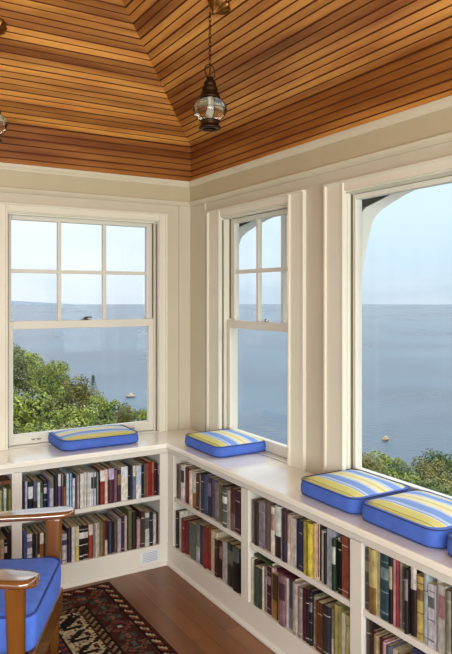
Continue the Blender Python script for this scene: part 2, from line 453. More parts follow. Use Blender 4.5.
# picture window
w3 = tag(empty('window_3'), kind='structure')
j = MB(); u0, u1 = W3
for a, s in ((u0, 1), (u1, -1)):
    pbox(j, 'R', a, a + s * 0.006, 0.0, WT, SILL, HEAD)
    pbox(j, 'R', a, a + s * 0.012, 0.030, 0.042, SILL, HEAD)
pbox(j, 'R', u0, u1, 0.0, WT, HEAD - 0.008, HEAD)
j.build('jamb', M_trim, w3, bevel=0.002)
w_ = MB(); pbox(w_, 'R', u1 - 0.0095, u1 - 0.006, 0.052, 0.064, SILL + 0.004, HEAD - 0.01); pbox(w_, 'R', u0 + 0.006, u0 + 0.0095, 0.052, 0.064, SILL + 0.004, HEAD - 0.01)
w_.build('jamb_strip', M_strip, w3)
s = MB(); pbox(s, 'R', u0, u1, 0.0, WT + 0.03, SILL - 0.03, SILL + 0.004); s.build('sill', M_top, w3, bevel=0.002)
sash('fixed_sash', 'R', u0 + 0.006, u1 - 0.004, 0.086, SILL + 0.006, HEAD - 0.01, 0.016, 0.022, 0.056, 1, 1, w3)
# second window further left on the back wall, outside the frame but in the same wall
w4 = double_hung('window_4', 'B', (-2.24, -1.342), M_steel)

# casings and head boards
cz0, cz1 = 0.68, 2.0
for k, (side, a, b) in enumerate((('B', -0.226, -0.172), ('B', -1.345, -1.118), ('R', -0.380, -0.242), ('R', -1.170, -1.051), ('R', -1.450, -1.324), ('B', -2.31, -2.24))):
    mb = MB(); casing(mb, side, a, b, cz0, cz1)
    tag(mb.build('trim_%d' % (4 + k), M_casing, bevel=0.002), kind='structure')
k = 10
for side, a, b in (('B', -2.31, -0.172), ('R', -1.170, -0.242), ('R', -3.2, -1.324)):
    mb = MB(); pbox(mb, side, a + 0.012, b - 0.013, -0.013, 0, 1.962, 1.998); pbox(mb, side, a - 0.001, b + 0.001, -0.0265, 0, 1.996, 2.006)
    tag(mb.build('trim_%d' % k, M_casing, bevel=0.002), kind='structure'); k += 1

# ------------------------------------------------------------------ outside: eave, brackets
eave = MB()
eave.box(WT, 0.74, -RL, 0.74, 2.17, 2.21); eave.box(-RW, WT, WT, 0.74, 2.17, 2.21)
eave.box(0.72, 0.78, -RL, 0.78, 2.15, 2.27); eave.box(-RW, 0.72, 0.72, 0.78, 2.15, 2.27)
tag(eave.build('trim_13', M_soffit), kind='structure')
def bracket(y, label):
    mb = MB(); th = 0.07; x0 = WT
    low = [(0.72, 2.085), (0.615, 2.046), (0.52, 2.005), (0.427, 1.956), (0.36, 1.915), (0.318, 1.875), (0.292, 1.80), (0.27, 1.71), (0.235, 1.56), (0.19, 1.42), (x0, 1.28)]
    up = [(0.72, 2.17), (0.62, 2.13), (0.54, 2.07), (0.46, 2.018), (0.37, 1.975), (0.27, 1.930), (0.20, 1.86), (0.16, 1.76), (x0, 1.64), (x0, 1.52), (x0, 1.35)]
    for i in range(len(low) - 1):
        a, b, c, d = low[i], low[i + 1], up[i + 1], up[i]
        for yy in (y - th / 2, y + th / 2):
            mb.quad((a[0], yy, a[1]), (b[0], yy, b[1]), (c[0], yy, c[1]), (d[0], yy, d[1]))
        mb.quad((a[0], y - th / 2, a[1]), (b[0], y - th / 2, b[1]), (b[0], y + th / 2, b[1]), (a[0], y + th / 2, a[1]))
        mb.quad((d[0], y - th / 2, d[1]), (c[0], y - th / 2, c[1]), (c[0], y + th / 2, c[1]), (d[0], y + th / 2, d[1]))
    o = mb.build('eave_bracket', M_stucco)
    tl = MB(); q = 0.02  # dark sheets fill the bracket gap in place of the eave's shade
    tl.poly([(x, y - q, z) for x, z in [(x0, 1.70)] + [p for p in reversed(up[1:8])] + [(0.62, 2.17), (x0, 2.17)]])
    tl.poly([(x, y + q, z) for x, z in [(x0, 1.70)] + [p for p in reversed(up[1:8])] + [(0.62, 2.17), (x0, 2.17)]])
    tl.build('gap_shade', M_gap, o)
    return tag(o, label, 'bracket', 'eave brackets outside the sea windows')
M_gap = mat('dark_gap_shade', '3c3a2c', 0.7)
bracket(-1.25, 'white curved eave bracket seen through the big picture window')
bracket(-0.05, 'white curved eave bracket behind the upper panes of the narrow right-wall window')

# ------------------------------------------------------------------ built-in bookcases and counter
D = 0.308
def bookcase(side, name, label, ends, stiles, bays, u_back0, u_back1):
    """stiles: (a,b) face frame uprights; bays: (a,b) openings"""
    root = empty(name, P(side, (ends[0] + ends[1]) / 2, -D / 2, 0)[0:3])
    off = Vector(root.location)
    def put(mb, nm, m=M_case, bevel=0.0015):
        o = mb.build(nm, m, root, bevel=bevel); o.location = -off; return o
    f = MB()
    for a, b in stiles: pbox(f, side, a, b, -D, -D + 0.02, 0.12, 0.63)
    pbox(f, side, ends[0], ends[1], -D, -D + 0.02, 0.625, 0.6515)
    put(f, 'face_frame')
    f = MB(); pbox(f, side, ends[0], ends[1], -D, -D + 0.02, 0.0, 0.12); put(f, 'plinth')
    f = MB(); f.extrude([(D, 0), (D + 0.012, 0), (D + 0.012, 0.008), (D + 0.006, 0.018), (D, 0.020)], 'x' if side == 'B' else 'y', ends[0], 0.0, m1=-1)
    put(f, 'base_shoe', bevel=0)
    f = MB(); pbox(f, side, ends[0], ends[1], -0.012, -0.001, 0.02, 0.648); put(f, 'back_panel')
    f = MB(); pbox(f, side, ends[0], ends[1], -D + 0.02, -0.012, 0.10, 0.12); put(f, 'bottom_board')
    for a, b in stiles:
        f = MB(); pbox(f, side, a + 0.006, b - 0.006, -D + 0.02, -0.012, 0.12, 0.648); put(f, 'divider')
    for a, b in bays:
        f = MB(); pbox(f, side, a - 0.003, b + 0.003, -D + 0.004, -0.012, 0.370, 0.393); put(f, 'shelf')
    return tag(root, label, 'bookcase')
bc1 = bookcase('B', 'built_in_bookcase', 'low cream built-in bookcase running under the left window', (-2.70, -0.308),
               [(-0.357, -0.308), (-1.161, -1.112), (-1.965, -1.916), (-2.70, -2.66)], [(-1.112, -0.357), (-1.916, -1.161), (-2.66, -1.965)], 0, 0)
bc2 = bookcase('R', 'built_in_bookcase', 'low cream built-in bookcase along the right wall under the sea windows', (-3.40, -0.308),
               [(-0.373, -0.308), (-1.142, -1.080), (-1.885, -1.823), (-2.64, -2.575), (-3.40, -3.34)],
               [(-1.080, -0.373), (-1.823, -1.142), (-2.575, -1.885), (-3.34, -2.64)], 0, 0)
# small air grille in the plinth of the left run
g = MB(); g.box(-0.475, -0.365, -D - 0.004, -D - 0.0005, 0.035, 0.095)
gr = g.build('air_grille', mat('grille_white', 'dcdfe8', 0.4), bevel=0.001)
s = MB()
for i in range(6): s.box(-0.465, -0.375, -D - 0.0065, -D - 0.0038, 0.042 + i * 0.009, 0.0455 + i * 0.009)
s.build('louvre_blades', mat('grille_slot', 'b0b4c4', 0.5), gr)
tag(gr, 'small pale louvred air grille in the bookcase plinth near the corner', 'grille')

# L-shaped countertop, one continuous slab
bm = bmesh.new()
E_ = D + 0.012
outline = [(-2.72, -E_), (-E_, -E_), (-E_, -3.41), (-0.001, -3.41), (-0.001, -0.001), (-2.72, -0.001)]
lo = [bm.verts.new((x, y, 0.652)) for x, y in outline]; hi = [bm.verts.new((x, y, 0.68)) for x, y in outline]
bm.faces.new(list(reversed(lo))); bm.faces.new(hi)
for i in range(6): bm.faces.new((lo[i], lo[(i + 1) % 6], hi[(i + 1) % 6], hi[i]))
bmesh.ops.recalc_face_normals(bm, faces=bm.faces)
me = bpy.data.meshes.new('countertop'); bm.to_mesh(me); bm.free(); me.materials.append(M_top)
ct = bpy.data.objects.new('countertop', me); COL.objects.link(ct)
bv = ct.modifiers.new('bevel', 'BEVEL'); bv.width = 0.006; bv.segments = 3; bv.limit_method = 'ANGLE'
tag(ct, 'glossy cream L-shaped window seat counter on top of both bookcases', 'countertop')
n = MB(); n.extrude([(D, 0.636), (D + 0.006, 0.636), (D + 0.009, 0.652), (D, 0.652)], 'x', -2.72, 0, m1=-1); 
n.extrude([(D, 0.636), (D + 0.006, 0.636), (D + 0.009, 0.652), (D, 0.652)], 'y', -3.41, 0, m1=-1)
n.build('edge_moulding', M_case, ct)

# ------------------------------------------------------------------ window seat cushions
def stripe_mat():
    m = bpy.data.materials.new('striped_cushion_fabric'); m.use_nodes = True
    t = m.node_tree; b = t.nodes['Principled BSDF']
    tc = t.nodes.new('ShaderNodeTexCoord'); s = t.nodes.new('ShaderNodeSeparateXYZ'); t.links.new(tc.outputs['Object'], s.inputs[0])
    mr = t.nodes.new('ShaderNodeMapRange'); mr.inputs[1].default_value = -0.17; mr.inputs[2].default_value = 0.17
    t.links.new(s.outputs['Y'], mr.inputs[0])
    r = t.nodes.new('ShaderNodeValToRGB'); r.color_ramp.interpolation = 'CONSTANT'; t.links.new(mr.outputs[0], r.inputs[0])
    c = r.color_ramp; Y_, Bl, Pb, Cr, Dk = lin('d2cc78'), lin('7a9fe0'), lin('b8cdee'), lin('e6e2b8'), lin('8c9058')
    seq = [(0.0, Bl), (0.06, Y_), (0.105, Dk), (0.117, Y_), (0.225, Cr), (0.24, Bl), (0.26, Pb), (0.30, Bl), (0.42, Pb), (0.45, Cr), (0.53, Y_), (0.56, Cr), (0.64, Pb), (0.68, Bl), (0.80, Pb), (0.83, Y_), (0.91, Cr), (0.94, Bl)]
    c.elements[0].position = 0; c.elements[0].color = seq[0][1]; c.elements[1].position = seq[1][0]; c.elements[1].color = seq[1][1]
    for p_, col in seq[2:]: e = c.elements.new(p_); e.color = col
    n = t.nodes.new('ShaderNodeTexNoise'); n.inputs['Scale'].default_value = 250
    bp = t.nodes.new('ShaderNodeBump'); bp.inputs['Strength'].default_value = 0.15; bp.inputs['Distance'].default_value = 0.003
    t.links.new(n.outputs['Fac'], bp.inputs['Height']); t.links.new(bp.outputs[0], b.inputs['Normal'])
    t.links.new(r.outputs[0], b.inputs['Base Color']); b.inputs['Roughness'].default_value = 0.85
    return m
M_str = stripe_mat()
M_side = mat('blue_cushion_side', '4668c4', 0.8, var=0.08, scale=20, bump=0.05, bscale=250)
M_cord = mat('dark_cushion_cord', '28304c', 0.7)
def rrect(lx, ly, r, n=6):
    pts = []
    for cx, cy, a0 in ((lx - r, ly - r, 0), (-lx + r, ly - r, 90), (-lx + r, -ly + r, 180), (lx - r, -ly + r, 270)):
        for i in range(n + 1):
            a = math.radians(a0 + 90 * i / n); pts.append((cx + r * math.cos(a), cy + r * math.sin(a)))
    return pts
def cushion(label, x, y, rz, lx, ly, h, puff=0.020, seed=1):
    """local x along the stripes, local -y faces the room"""
    rnd = random.Random(seed)
    hx, hy = lx / 2, ly / 2
    # side band
    s = MB(); rs = []
    for k, (z, o) in enumerate(((0.0, -0.012), (0.006, 0.0), (h * 0.3, 0.004), (h * 0.6, 0.004), (h - 0.008, 0.0), (h - 0.004, -0.004))):
        rs.append([(a, b, z + (0.0015 * math.sin(a * 25 + seed) if k > 1 else 0)) for a, b in rrect(hx + o, hy + o, 0.05)])
    s.rings(rs, cap=True)
    side = s.build('cushion', M_side)
    side.location = (x, y, 0.6803); side.rotation_euler = (0, 0, rz)
    # puffed striped top
    t_ = MB(); rs = []
    for k in range(7):
        f = k / 6; sh = 1 - f * 0.97
        zz = h - 0.006 + puff * (1 - (1 - f) ** 2.4)
        rs.append([(a * sh, b * sh, zz + 0.002 * noise.noise(Vector((a * sh * 14, b * sh * 14, seed)))) for a, b in rrect(hx - 0.002, hy - 0.002, 0.05)])
    t_.rings(rs, cap=True)
    t_.build('striped_top', M_str, side)
    for z, nm in ((h - 0.005, 'piping'), (0.008, 'piping')):
        c = MB(); c.tube([(a, b, z) for a, b in rrect(hx + 0.001, hy + 0.001, 0.05)], 0.0018, 6, closed=True); c.build(nm, M_cord, side)
    return tag(side, label, 'cushion', 'striped window seat cushions')
cushion('striped blue and yellow box cushion on the counter below the left window', -0.664, -0.085, 0.0, 0.44, 0.30, 0.062, seed=1)
cushion('striped box cushion on the counter below the narrow right-wall window, nearest the corner', -0.098, -0.580, -PI / 2, 0.385, 0.315, 0.062, seed=2)
cushion('striped cushion at the left end of the picture window, its edge against another cushion', -0.098, -1.612, -PI / 2 , 0.350, 0.315, 0.068, seed=3)
cushion('striped cushion below the picture window, second one from its left end', -0.098, -1.993, -PI / 2, 0.368, 0.32, 0.070, seed=4)
cushion('barely visible striped cushion at the right edge of the photo on the counter', -0.098, -2.372, -PI / 2, 0.345, 0.32, 0.068, seed=5)

SHELVES = {
'bu': [
   (-1.102, -1.093, 0.184, '2a2f4a', 'dark navy', None),
   (-1.093, -1.081, 0.18, 'b9bfe0', 'lavender', None),
   (-1.08, -1.054, 0.177, '14141c', 'black', ('label', 'dfe6fa')),
   (-1.053, -1.034, 0.178, '5d6b9a', 'slate blue', ('low', '25222c')),
   (-1.033, -1.018, 0.166, 'e8e6de', 'cream', None),
   (-1.018, -1.001, 0.163, '6f9c80', 'sage green', ('top', '2c4a2c')),
   (-1.0, -0.983, 0.171, '16204a', 'navy', ('band', 'c8c8d8')),
   (-0.982, -0.971, 0.169, '4a52a0', 'violet blue', None),
   (-0.971, -0.948, 0.184, 'c4bfd6', 'pale lilac', ('top', '8c886c')),
   (-0.947, -0.928, 0.194, '1c2040', 'dark navy', None),
   (-0.928, -0.91, 0.194, '7a5f96', 'purple', ('top', 'e8e6ec')),
   (-0.91, -0.9, 0.192, '6a3a4a', 'maroon', ('top', '8a8c84')),
   (-0.899, -0.885, 0.183, 'b0683c', 'orange brown', ('top', '242420')),
   (-0.884, -0.871, 0.191, 'bcd8f0', 'pale sky blue', None),
   (-0.87, -0.85, 0.191, '3f78c8', 'bright blue', ('stripe', '8cc0ec')),
   (-0.85, -0.836, 0.16, 'd8dcf4', 'lavender white', None),
   (-0.836, -0.811, 0.178, '6a5560', 'mauve brown', ('stripe', 'a898a0')),
   (-0.81, -0.788, 0.18, 'd6d6c6', 'cream', None),
   (-0.788, -0.775, 0.186, 'd0cfcf', 'pale grey', None),
   (-0.774, -0.762, 0.184, 'c4c4c0', 'silver grey', None),
   (-0.762, -0.75, 0.18, 'dcdcdc', 'white', None),
   (-0.749, -0.737, 0.178, 'cfd4e0', 'bluish white', ('label', '2c3038')),
   (-0.737, -0.725, 0.181, 'b8c0d4', 'pale grey blue', ('label', '343a4c')),
   (-0.725, -0.701, 0.176, '26302a', 'black green', ('stripe', '8a8f88')),
   (-0.7, -0.673, 0.183, 'a82a22', 'bright red', ('top', 'e8dcd8')),
   (-0.673, -0.655, 0.183, 'e0b8a4', 'pale pink', None),
   (-0.654, -0.621, 0.188, '5e2438', 'maroon', ('top', 'b8a4cc')),
   (-0.621, -0.604, 0.176, '8e5e7c', 'mauve', None),
   (-0.603, -0.581, 0.173, '4a2a30', 'dark brown', ('label', 'a08050')),
   (-0.58, -0.54, 0.183, 'dad4c8', 'ivory', ('top', 'ccd2e4')),
   (-0.539, -0.527, 0.179, '141414', 'black', None),
   (-0.526, -0.513, 0.172, '28305e', 'navy', None),
   (-0.513, -0.496, 0.184, '8088a0', 'grey blue', ('top', 'd8ccac')),
   (-0.495, -0.464, 0.183, 'b4c4dc', 'powder blue', ('low', 'd4dae0')),
   (-0.464, -0.449, 0.183, '101a34', 'dark navy', None),
   (-0.448, -0.434, 0.186, '6e6450', 'olive grey', None),
   (-0.433, -0.419, 0.184, 'b05038', 'terracotta', None),
   (-0.419, -0.397, 0.19, 'a01c18', 'crimson', None),
   (-0.397, -0.382, 0.188, 'b8402c', 'orange red', ('top', 'c87848')),
   (-0.381, -0.367, 0.183, '3a1a22', 'dark maroon', None),
   (-0.367, -0.3585, 0.173, '54304a', 'plum', ('top', 'a08490')),
],
'bl': [
   (-1.102, -1.084, 0.204, '5a64b4', 'blue violet', None),
   (-1.083, -1.057, 0.185, 'd4d8ec', 'white', ('band', '70748c')),
   (-1.055, -1.041, 0.178, '2c2824', 'brown black', None),
   (-1.04, -1.033, 0.179, '7a7870', 'grey', None),
   (-1.033, -1.018, 0.177, '5a2012', 'dark red brown', ('low', 'dcc8a0')),
   (-1.018, -0.998, 0.178, 'b07028', 'golden brown', ('top', 'e4dcc8')),
   (-0.997, -0.978, 0.18, '6c4a3c', 'brown', None),
   (-0.977, -0.957, 0.176, 'c0b49c', 'beige', None),
   (-0.956, -0.932, 0.182, '4c5a54', 'grey green', None),
   (-0.931, -0.906, 0.183, '8a4c2c', 'rust brown', ('band', 'd8b890')),
   (-0.905, -0.879, 0.154, 'b8b4bc', 'pale grey', ('band', '4c4a5c')),
   (-0.878, -0.855, 0.178, '2a1c38', 'dark purple', ('stripe', '4c3468')),
   (-0.855, -0.837, 0.182, 'd0c4b4', 'cream', None),
   (-0.836, -0.815, 0.179, 'c4bc9c', 'olive cream', ('low', 'c8b45c')),
   (-0.815, -0.79, 0.18, '141014', 'black', ('band', 'e0dcd4')),
   (-0.79, -0.764, 0.175, '1a1214', 'black', ('band', 'c8c0bc')),
   (-0.763, -0.739, 0.179, 'b8402c', 'orange red', ('top', 'dcc8b8')),
   (-0.738, -0.727, 0.181, '9c9488', 'grey', None),
   (-0.727, -0.704, 0.183, 'c8bcae', 'cream', ('stripe', 'a89a88')),
   (-0.703, -0.685, 0.185, '8c7c50', 'olive tan', None),
   (-0.685, -0.675, 0.182, '8a4a24', 'orange brown', None),
   (-0.675, -0.656, 0.182, '4a1818', 'dark red', ('low', 'c0b8a4')),
   (-0.655, -0.629, 0.173, '2e2a48', 'indigo', ('stripe', '4a4668')),
   (-0.628, -0.62, 0.167, '30241c', 'dark brown', None),
   (-0.619, -0.603, 0.17, '6c5c5c', 'taupe', None),
   (-0.603, -0.581, 0.183, 'a898a0', 'mauve grey', None),
   (-0.58, -0.563, 0.19, '3a2848', 'dark violet', None),
   (-0.563, -0.545, 0.187, 'b8a4ac', 'pale pink', None),
   (-0.544, -0.518, 0.224, '5c5830', 'olive green', ('stripe', '7c7848')),
   (-0.517, -0.49, 0.201, '2c1c14', 'dark brown', None),
   (-0.49, -0.466, 0.158, 'b08c8c', 'dusty pink', None),
   (-0.466, -0.442, 0.198, '5a3034', 'maroon', None),
   (-0.441, -0.415, 0.185, 'b4bab4', 'pale grey', ('label', '5c646c')),
   (-0.415, -0.393, 0.184, '1a2224', 'black teal', None),
   (-0.392, -0.37, 0.172, 'bca8ac', 'pale rose', None),
   (-0.369, -0.3585, 0.171, '3a2018', 'dark brown', None),
],
'lu': [
   (-1.276, -1.26, 0.171, '84402c', 'rust', None),
   (-1.259, -1.246, 0.164, 'c8c0a4', 'cream', None),
   (-1.245, -1.231, 0.167, '48586c', 'slate', None),
   (-1.23, -1.22, 0.16, 'a89c5c', 'khaki', None),
   (-1.219, -1.208, 0.156, 'b4a860', 'olive gold', None),
   (-1.208, -1.2, 0.147, '4a7a80', 'teal', None),
   (-1.199, -1.184, 0.16, 'b0c0a0', 'pale green', ('top', 'd0dcc8')),
   (-1.183, -1.176, 0.148, '5c6454', 'dark olive', None),
   (-1.176, -1.1635, 0.157, 'a09a30', 'mustard yellow', None),
],
'll': [
   (-1.271, -1.252, 0.211, '6c5c4c', 'brown', None),
   (-1.252, -1.234, 0.202, 'b0a894', 'beige', None),
   (-1.233, -1.215, 0.194, '7c2c24', 'brick red', None),
   (-1.214, -1.196, 0.185, 'd0b48c', 'tan', None),
   (-1.195, -1.18, 0.182, '181418', 'black', ('band', 'dcd8d0')),
   (-1.18, -1.1635, 0.213, '3c1820', 'dark maroon', None),
],
'r1u': [
   (-0.386, -0.402, 0.184, '6a3a34', 'dull red', None),
   (-0.403, -0.436, 0.187, '6c7868', 'grey green', None),
   (-0.437, -0.475, 0.195, 'd4ccc4', 'white', ('label', '3c4048')),
   (-0.476, -0.543, 0.19, '8c2420', 'crimson', None),
   (-0.544, -0.573, 0.188, 'd8c8b0', 'cream', None),
   (-0.575, -0.62, 0.192, 'd0d0c4', 'pale', ('low', 'c07848')),
   (-0.622, -0.646, 0.19, '4a3428', 'dark brown', None),
   (-0.647, -0.664, 0.187, 'cdbfb0', 'pale cream', None),
   (-0.665, -0.697, 0.193, '3a3c54', 'dark slate', None),
   (-0.698, -0.737, 0.201, '4c5c88', 'steel blue', None),
   (-0.738, -0.772, 0.197, '3c2c48', 'dark purple', ('label', '8c7ca8')),
   (-0.773, -0.802, 0.195, '6c5c88', 'lilac', None),
   (-0.803, -0.851, 0.192, '8c8478', 'taupe grey', None),
   (-0.852, -0.877, 0.189, '7c7050', 'olive tan', None),
   (-0.878, -0.896, 0.192, '34221c', 'dark brown', ('low', 'a89c88')),
   (-0.897, -0.941, 0.185, '5c6c64', 'grey green', ('band', 'd0d8d4')),
   (-0.942, -0.961, 0.184, 'b09a8c', 'pinkish cream', None),
   (-0.962, -1.005, 0.199, '5a2a34', 'dark maroon', ('low', '7c6468')),
   (-1.006, -1.048, 0.196, '4a2028', 'deep wine', None),
],
'r1l': [
   (-0.386, -0.41, 0.201, '2c2c24', 'black green', None),
   (-0.412, -0.427, 0.204, 'c8c0b0', 'white', None),
   (-0.429, -0.459, 0.173, '8c1c24', 'crimson', ('stripe', 'c88084')),
   (-0.46, -0.488, 0.176, '941c20', 'ruby red', None),
   (-0.489, -0.517, 0.171, '6c2c2c', 'red brown', None),
   (-0.519, -0.562, 0.171, '8c7c6c', 'tan grey', None),
   (-0.563, -0.608, 0.188, '5c6c60', 'grey green', None),
   (-0.609, -0.651, 0.198, '7c8088', 'grey blue', ('low', 'a4a4b0')),
   (-0.652, -0.695, 0.203, '3c2438', 'dark plum', None),
   (-0.696, -0.73, 0.208, '8c2c20', 'red orange', ('low', 'a01c1c')),
   (-0.731, -0.763, 0.213, '9c3c1c', 'rust', ('low', 'b01c1c')),
   (-0.765, -0.818, 0.209, 'c8bc98', 'pale yellow', None),
   (-0.82, -0.847, 0.185, '3c1414', 'dark red brown', None),
   (-0.848, -0.876, 0.184, '54241c', 'brown', ('label', 'b08c7c')),
   (-0.877, -0.891, 0.191, 'cac0a8', 'cream', None),
   (-0.892, -0.926, 0.194, 'a8a0a0', 'light grey', None),
   (-0.927, -0.988, 0.2, '2c2c28', 'dark olive black', ('label', '6c6c5c')),
   (-0.989, -1.048, 0.206, '181418', 'black', ('top', '5c6464')),
],
'r2u': [
   (-1.149, -1.174, 0.192, '8c8070', 'tan grey', None),
   (-1.174, -1.208, 0.195, '3c2c28', 'dark brown', None),
   (-1.209, -1.249, 0.199, '988898', 'lilac grey', None),
   (-1.25, -1.3, 0.218, '6c5854', 'taupe', ('stripe', '8c7470')),
   (-1.302, -1.329, 0.205, 'ccc0b0', 'cream', ('label', 'b08878')),
   (-1.329, -1.373, 0.217, 'c8d0c8', 'pale mint', ('low', '3c1c1c')),
   (-1.373, -1.388, 0.214, '6c7480', 'steel grey', None),
   (-1.389, -1.42, 0.216, '4c3038', 'maroon purple', ('low', '3c2c48')),
   (-1.42, -1.448, 0.204, 'b8a090', 'tan', ('low', 'd4ccc4')),
   (-1.448, -1.482, 0.2, 'c0b4b0', 'pinkish white', None),
   (-1.482, -1.505, 0.201, '232c48', 'dark navy', None),
   (-1.505, -1.528, 0.203, '2c3454', 'navy', None),
   (-1.529, -1.541, 0.205, 'a09868', 'khaki', None),
   (-1.541, -1.59, 0.212, 'c8b428', 'bright yellow', ('stripe', 'a09018')),
   (-1.591, -1.604, 0.217, 'c89c6c', 'pale orange', None),
   (-1.605, -1.624, 0.226, 'd0c8c0', 'white', ('stripe', '8c3c38')),
   (-1.624, -1.636, 0.226, '342c24', 'dark brown', None),
   (-1.637, -1.651, 0.202, 'a09888', 'tan grey', None),
   (-1.652, -1.666, 0.195, '141414', 'black', None),
   (-1.667, -1.707, 0.219, '98a0b0', 'silver blue', None),
   (-1.708, -1.729, 0.194, '1c3c28', 'dark green', ('label', 'a8b4a8')),
   (-1.73, -1.745, 0.204, '242c34', 'dark slate', ('top', '98a0a8')),
   (-1.745, -1.764, 0.194, '101010', 'black', None),
   (-1.764, -1.801, 0.22, '9c4a30', 'terracotta', None),
],
'r2l': [
   (-1.149, -1.158, 0.2, 'c0b498', 'cream', None),
   (-1.159, -1.179, 0.196, '2c1c18', 'brown black', None),
   (-1.179, -1.229, 0.178, '3c4c44', 'forest green', ('stripe', '546458')),
   (-1.23, -1.242, 0.193, 'c4bca4', 'cream', None),
   (-1.242, -1.265, 0.199, '9c8488', 'pink grey', None),
   (-1.266, -1.296, 0.205, '4c2028', 'dark maroon', ('band', 'a88c8c')),
   (-1.296, -1.311, 0.208, 'b89890', 'pale pink', None),
   (-1.311, -1.346, 0.192, '5c3c1c', 'brown', ('low', 'b07828')),
   (-1.347, -1.363, 0.197, 'c8b8a0', 'cream', None),
   (-1.364, -1.411, 0.209, '9c7078', 'mauve pink', ('label', '5c3440')),
   (-1.412, -1.423, 0.207, 'b8a8a0', 'beige', None),
   (-1.424, -1.463, 0.208, '3c5460', 'teal slate', ('low', '788890')),
   (-1.463, -1.495, 0.213, 'a89490', 'rose grey', None),
   (-1.495, -1.522, 0.204, 'a08c88', 'dusty pink', None),
   (-1.522, -1.545, 0.206, '5c1828', 'wine red', None),
   (-1.545, -1.565, 0.21, '241824', 'plum black', None),
   (-1.566, -1.586, 0.216, '1c1420', 'black', ('band', '807888')),
   (-1.587, -1.605, 0.202, '989070', 'pale olive', None),
   (-1.606, -1.624, 0.19, '8c4420', 'orange rust', None),
   (-1.624, -1.652, 0.195, '6c3c28', 'brown', None),
   (-1.652, -1.696, 0.194, '34343c', 'charcoal', None),
   (-1.696, -1.717, 0.2, 'a89080', 'pinkish tan', ('low', 'c8c0b4')),
   (-1.717, -1.758, 0.228, '8c8440', 'olive yellow', ('stripe', 'a49c5c')),
   (-1.758, -1.779, 0.207, 'c4bca0', 'cream', None),
   (-1.78, -1.801, 0.208, 'a8a060', 'olive cream', None),
],
'r3u': [
   (-1.887, -1.91, 0.216, '4c4038', 'dark brown', ('band', '8c7c6c')),
   (-1.91, -1.947, 0.226, 'b09c58', 'yellow tan', ('low', '8c6430')),
   (-1.948, -1.959, 0.226, 'a8a090', 'cream grey', None),
   (-1.96, -2.003, 0.226, '2c4c5c', 'teal blue', ('band', '7c98a0')),
   (-2.003, -2.019, 0.226, '101014', 'black', ('label', 'a89878')),
   (-2.019, -2.048, 0.226, '9c2c3c', 'crimson', ('stripe', 'c88c8c')),
   (-2.049, -2.06, 0.226, '8c7c74', 'taupe', None),
   (-2.06, -2.079, 0.212, '64685c', 'grey green', None),
   (-2.08, -2.095, 0.212, '241c1c', 'black brown', ('label', '8c8484')),
   (-2.096, -2.122, 0.226, '2c1c20', 'dark wine', ('top', 'c8c0bc')),
   (-2.123, -2.153, 0.207, 'b89c48', 'gold', ('band', '8c6430')),
   (-2.154, -2.176, 0.226, '94a4a8', 'pale blue grey', None),
   (-2.177, -2.204, 0.201, 'b8b4c0', 'lilac white', ('band', '6c6c74')),
   (-2.204, -2.219, 0.226, 'c8c4bc', 'pale grey', None),
   (-2.22, -2.247, 0.214, 'a8a49c', 'stone grey', ('label', 'b07880')),
   (-2.248, -2.268, 0.208, '84806c', 'olive grey', None),
   (-2.269, -2.288, 0.213, '5c2c2c', 'maroon', None),
   (-2.289, -2.31, 0.221, 'c4b898', 'cream', None),
],
'r3l': [
   (-1.887, -1.9, 0.241, '5c5044', 'grey brown', None),
   (-1.9, -1.914, 0.236, '2c241c', 'brown black', None),
   (-1.914, -1.934, 0.208, '4c1c24', 'dark maroon', None),
   (-1.935, -1.956, 0.207, 'a89468', 'tan', None),
   (-1.957, -1.978, 0.203, '6c1c2c', 'wine red', None),
   (-1.979, -1.995, 0.201, 'b88c90', 'dusty pink', None),
   (-1.996, -2.017, 0.196, '5c6474', 'slate', None),
   (-2.018, -2.042, 0.19, 'c8bc9c', 'cream', None),
   (-2.043, -2.069, 0.189, '8c8464', 'khaki', None),
   (-2.07, -2.095, 0.195, '44302c', 'dark brown', None),
   (-2.096, -2.125, 0.201, 'b4ac94', 'beige', None),
],
}

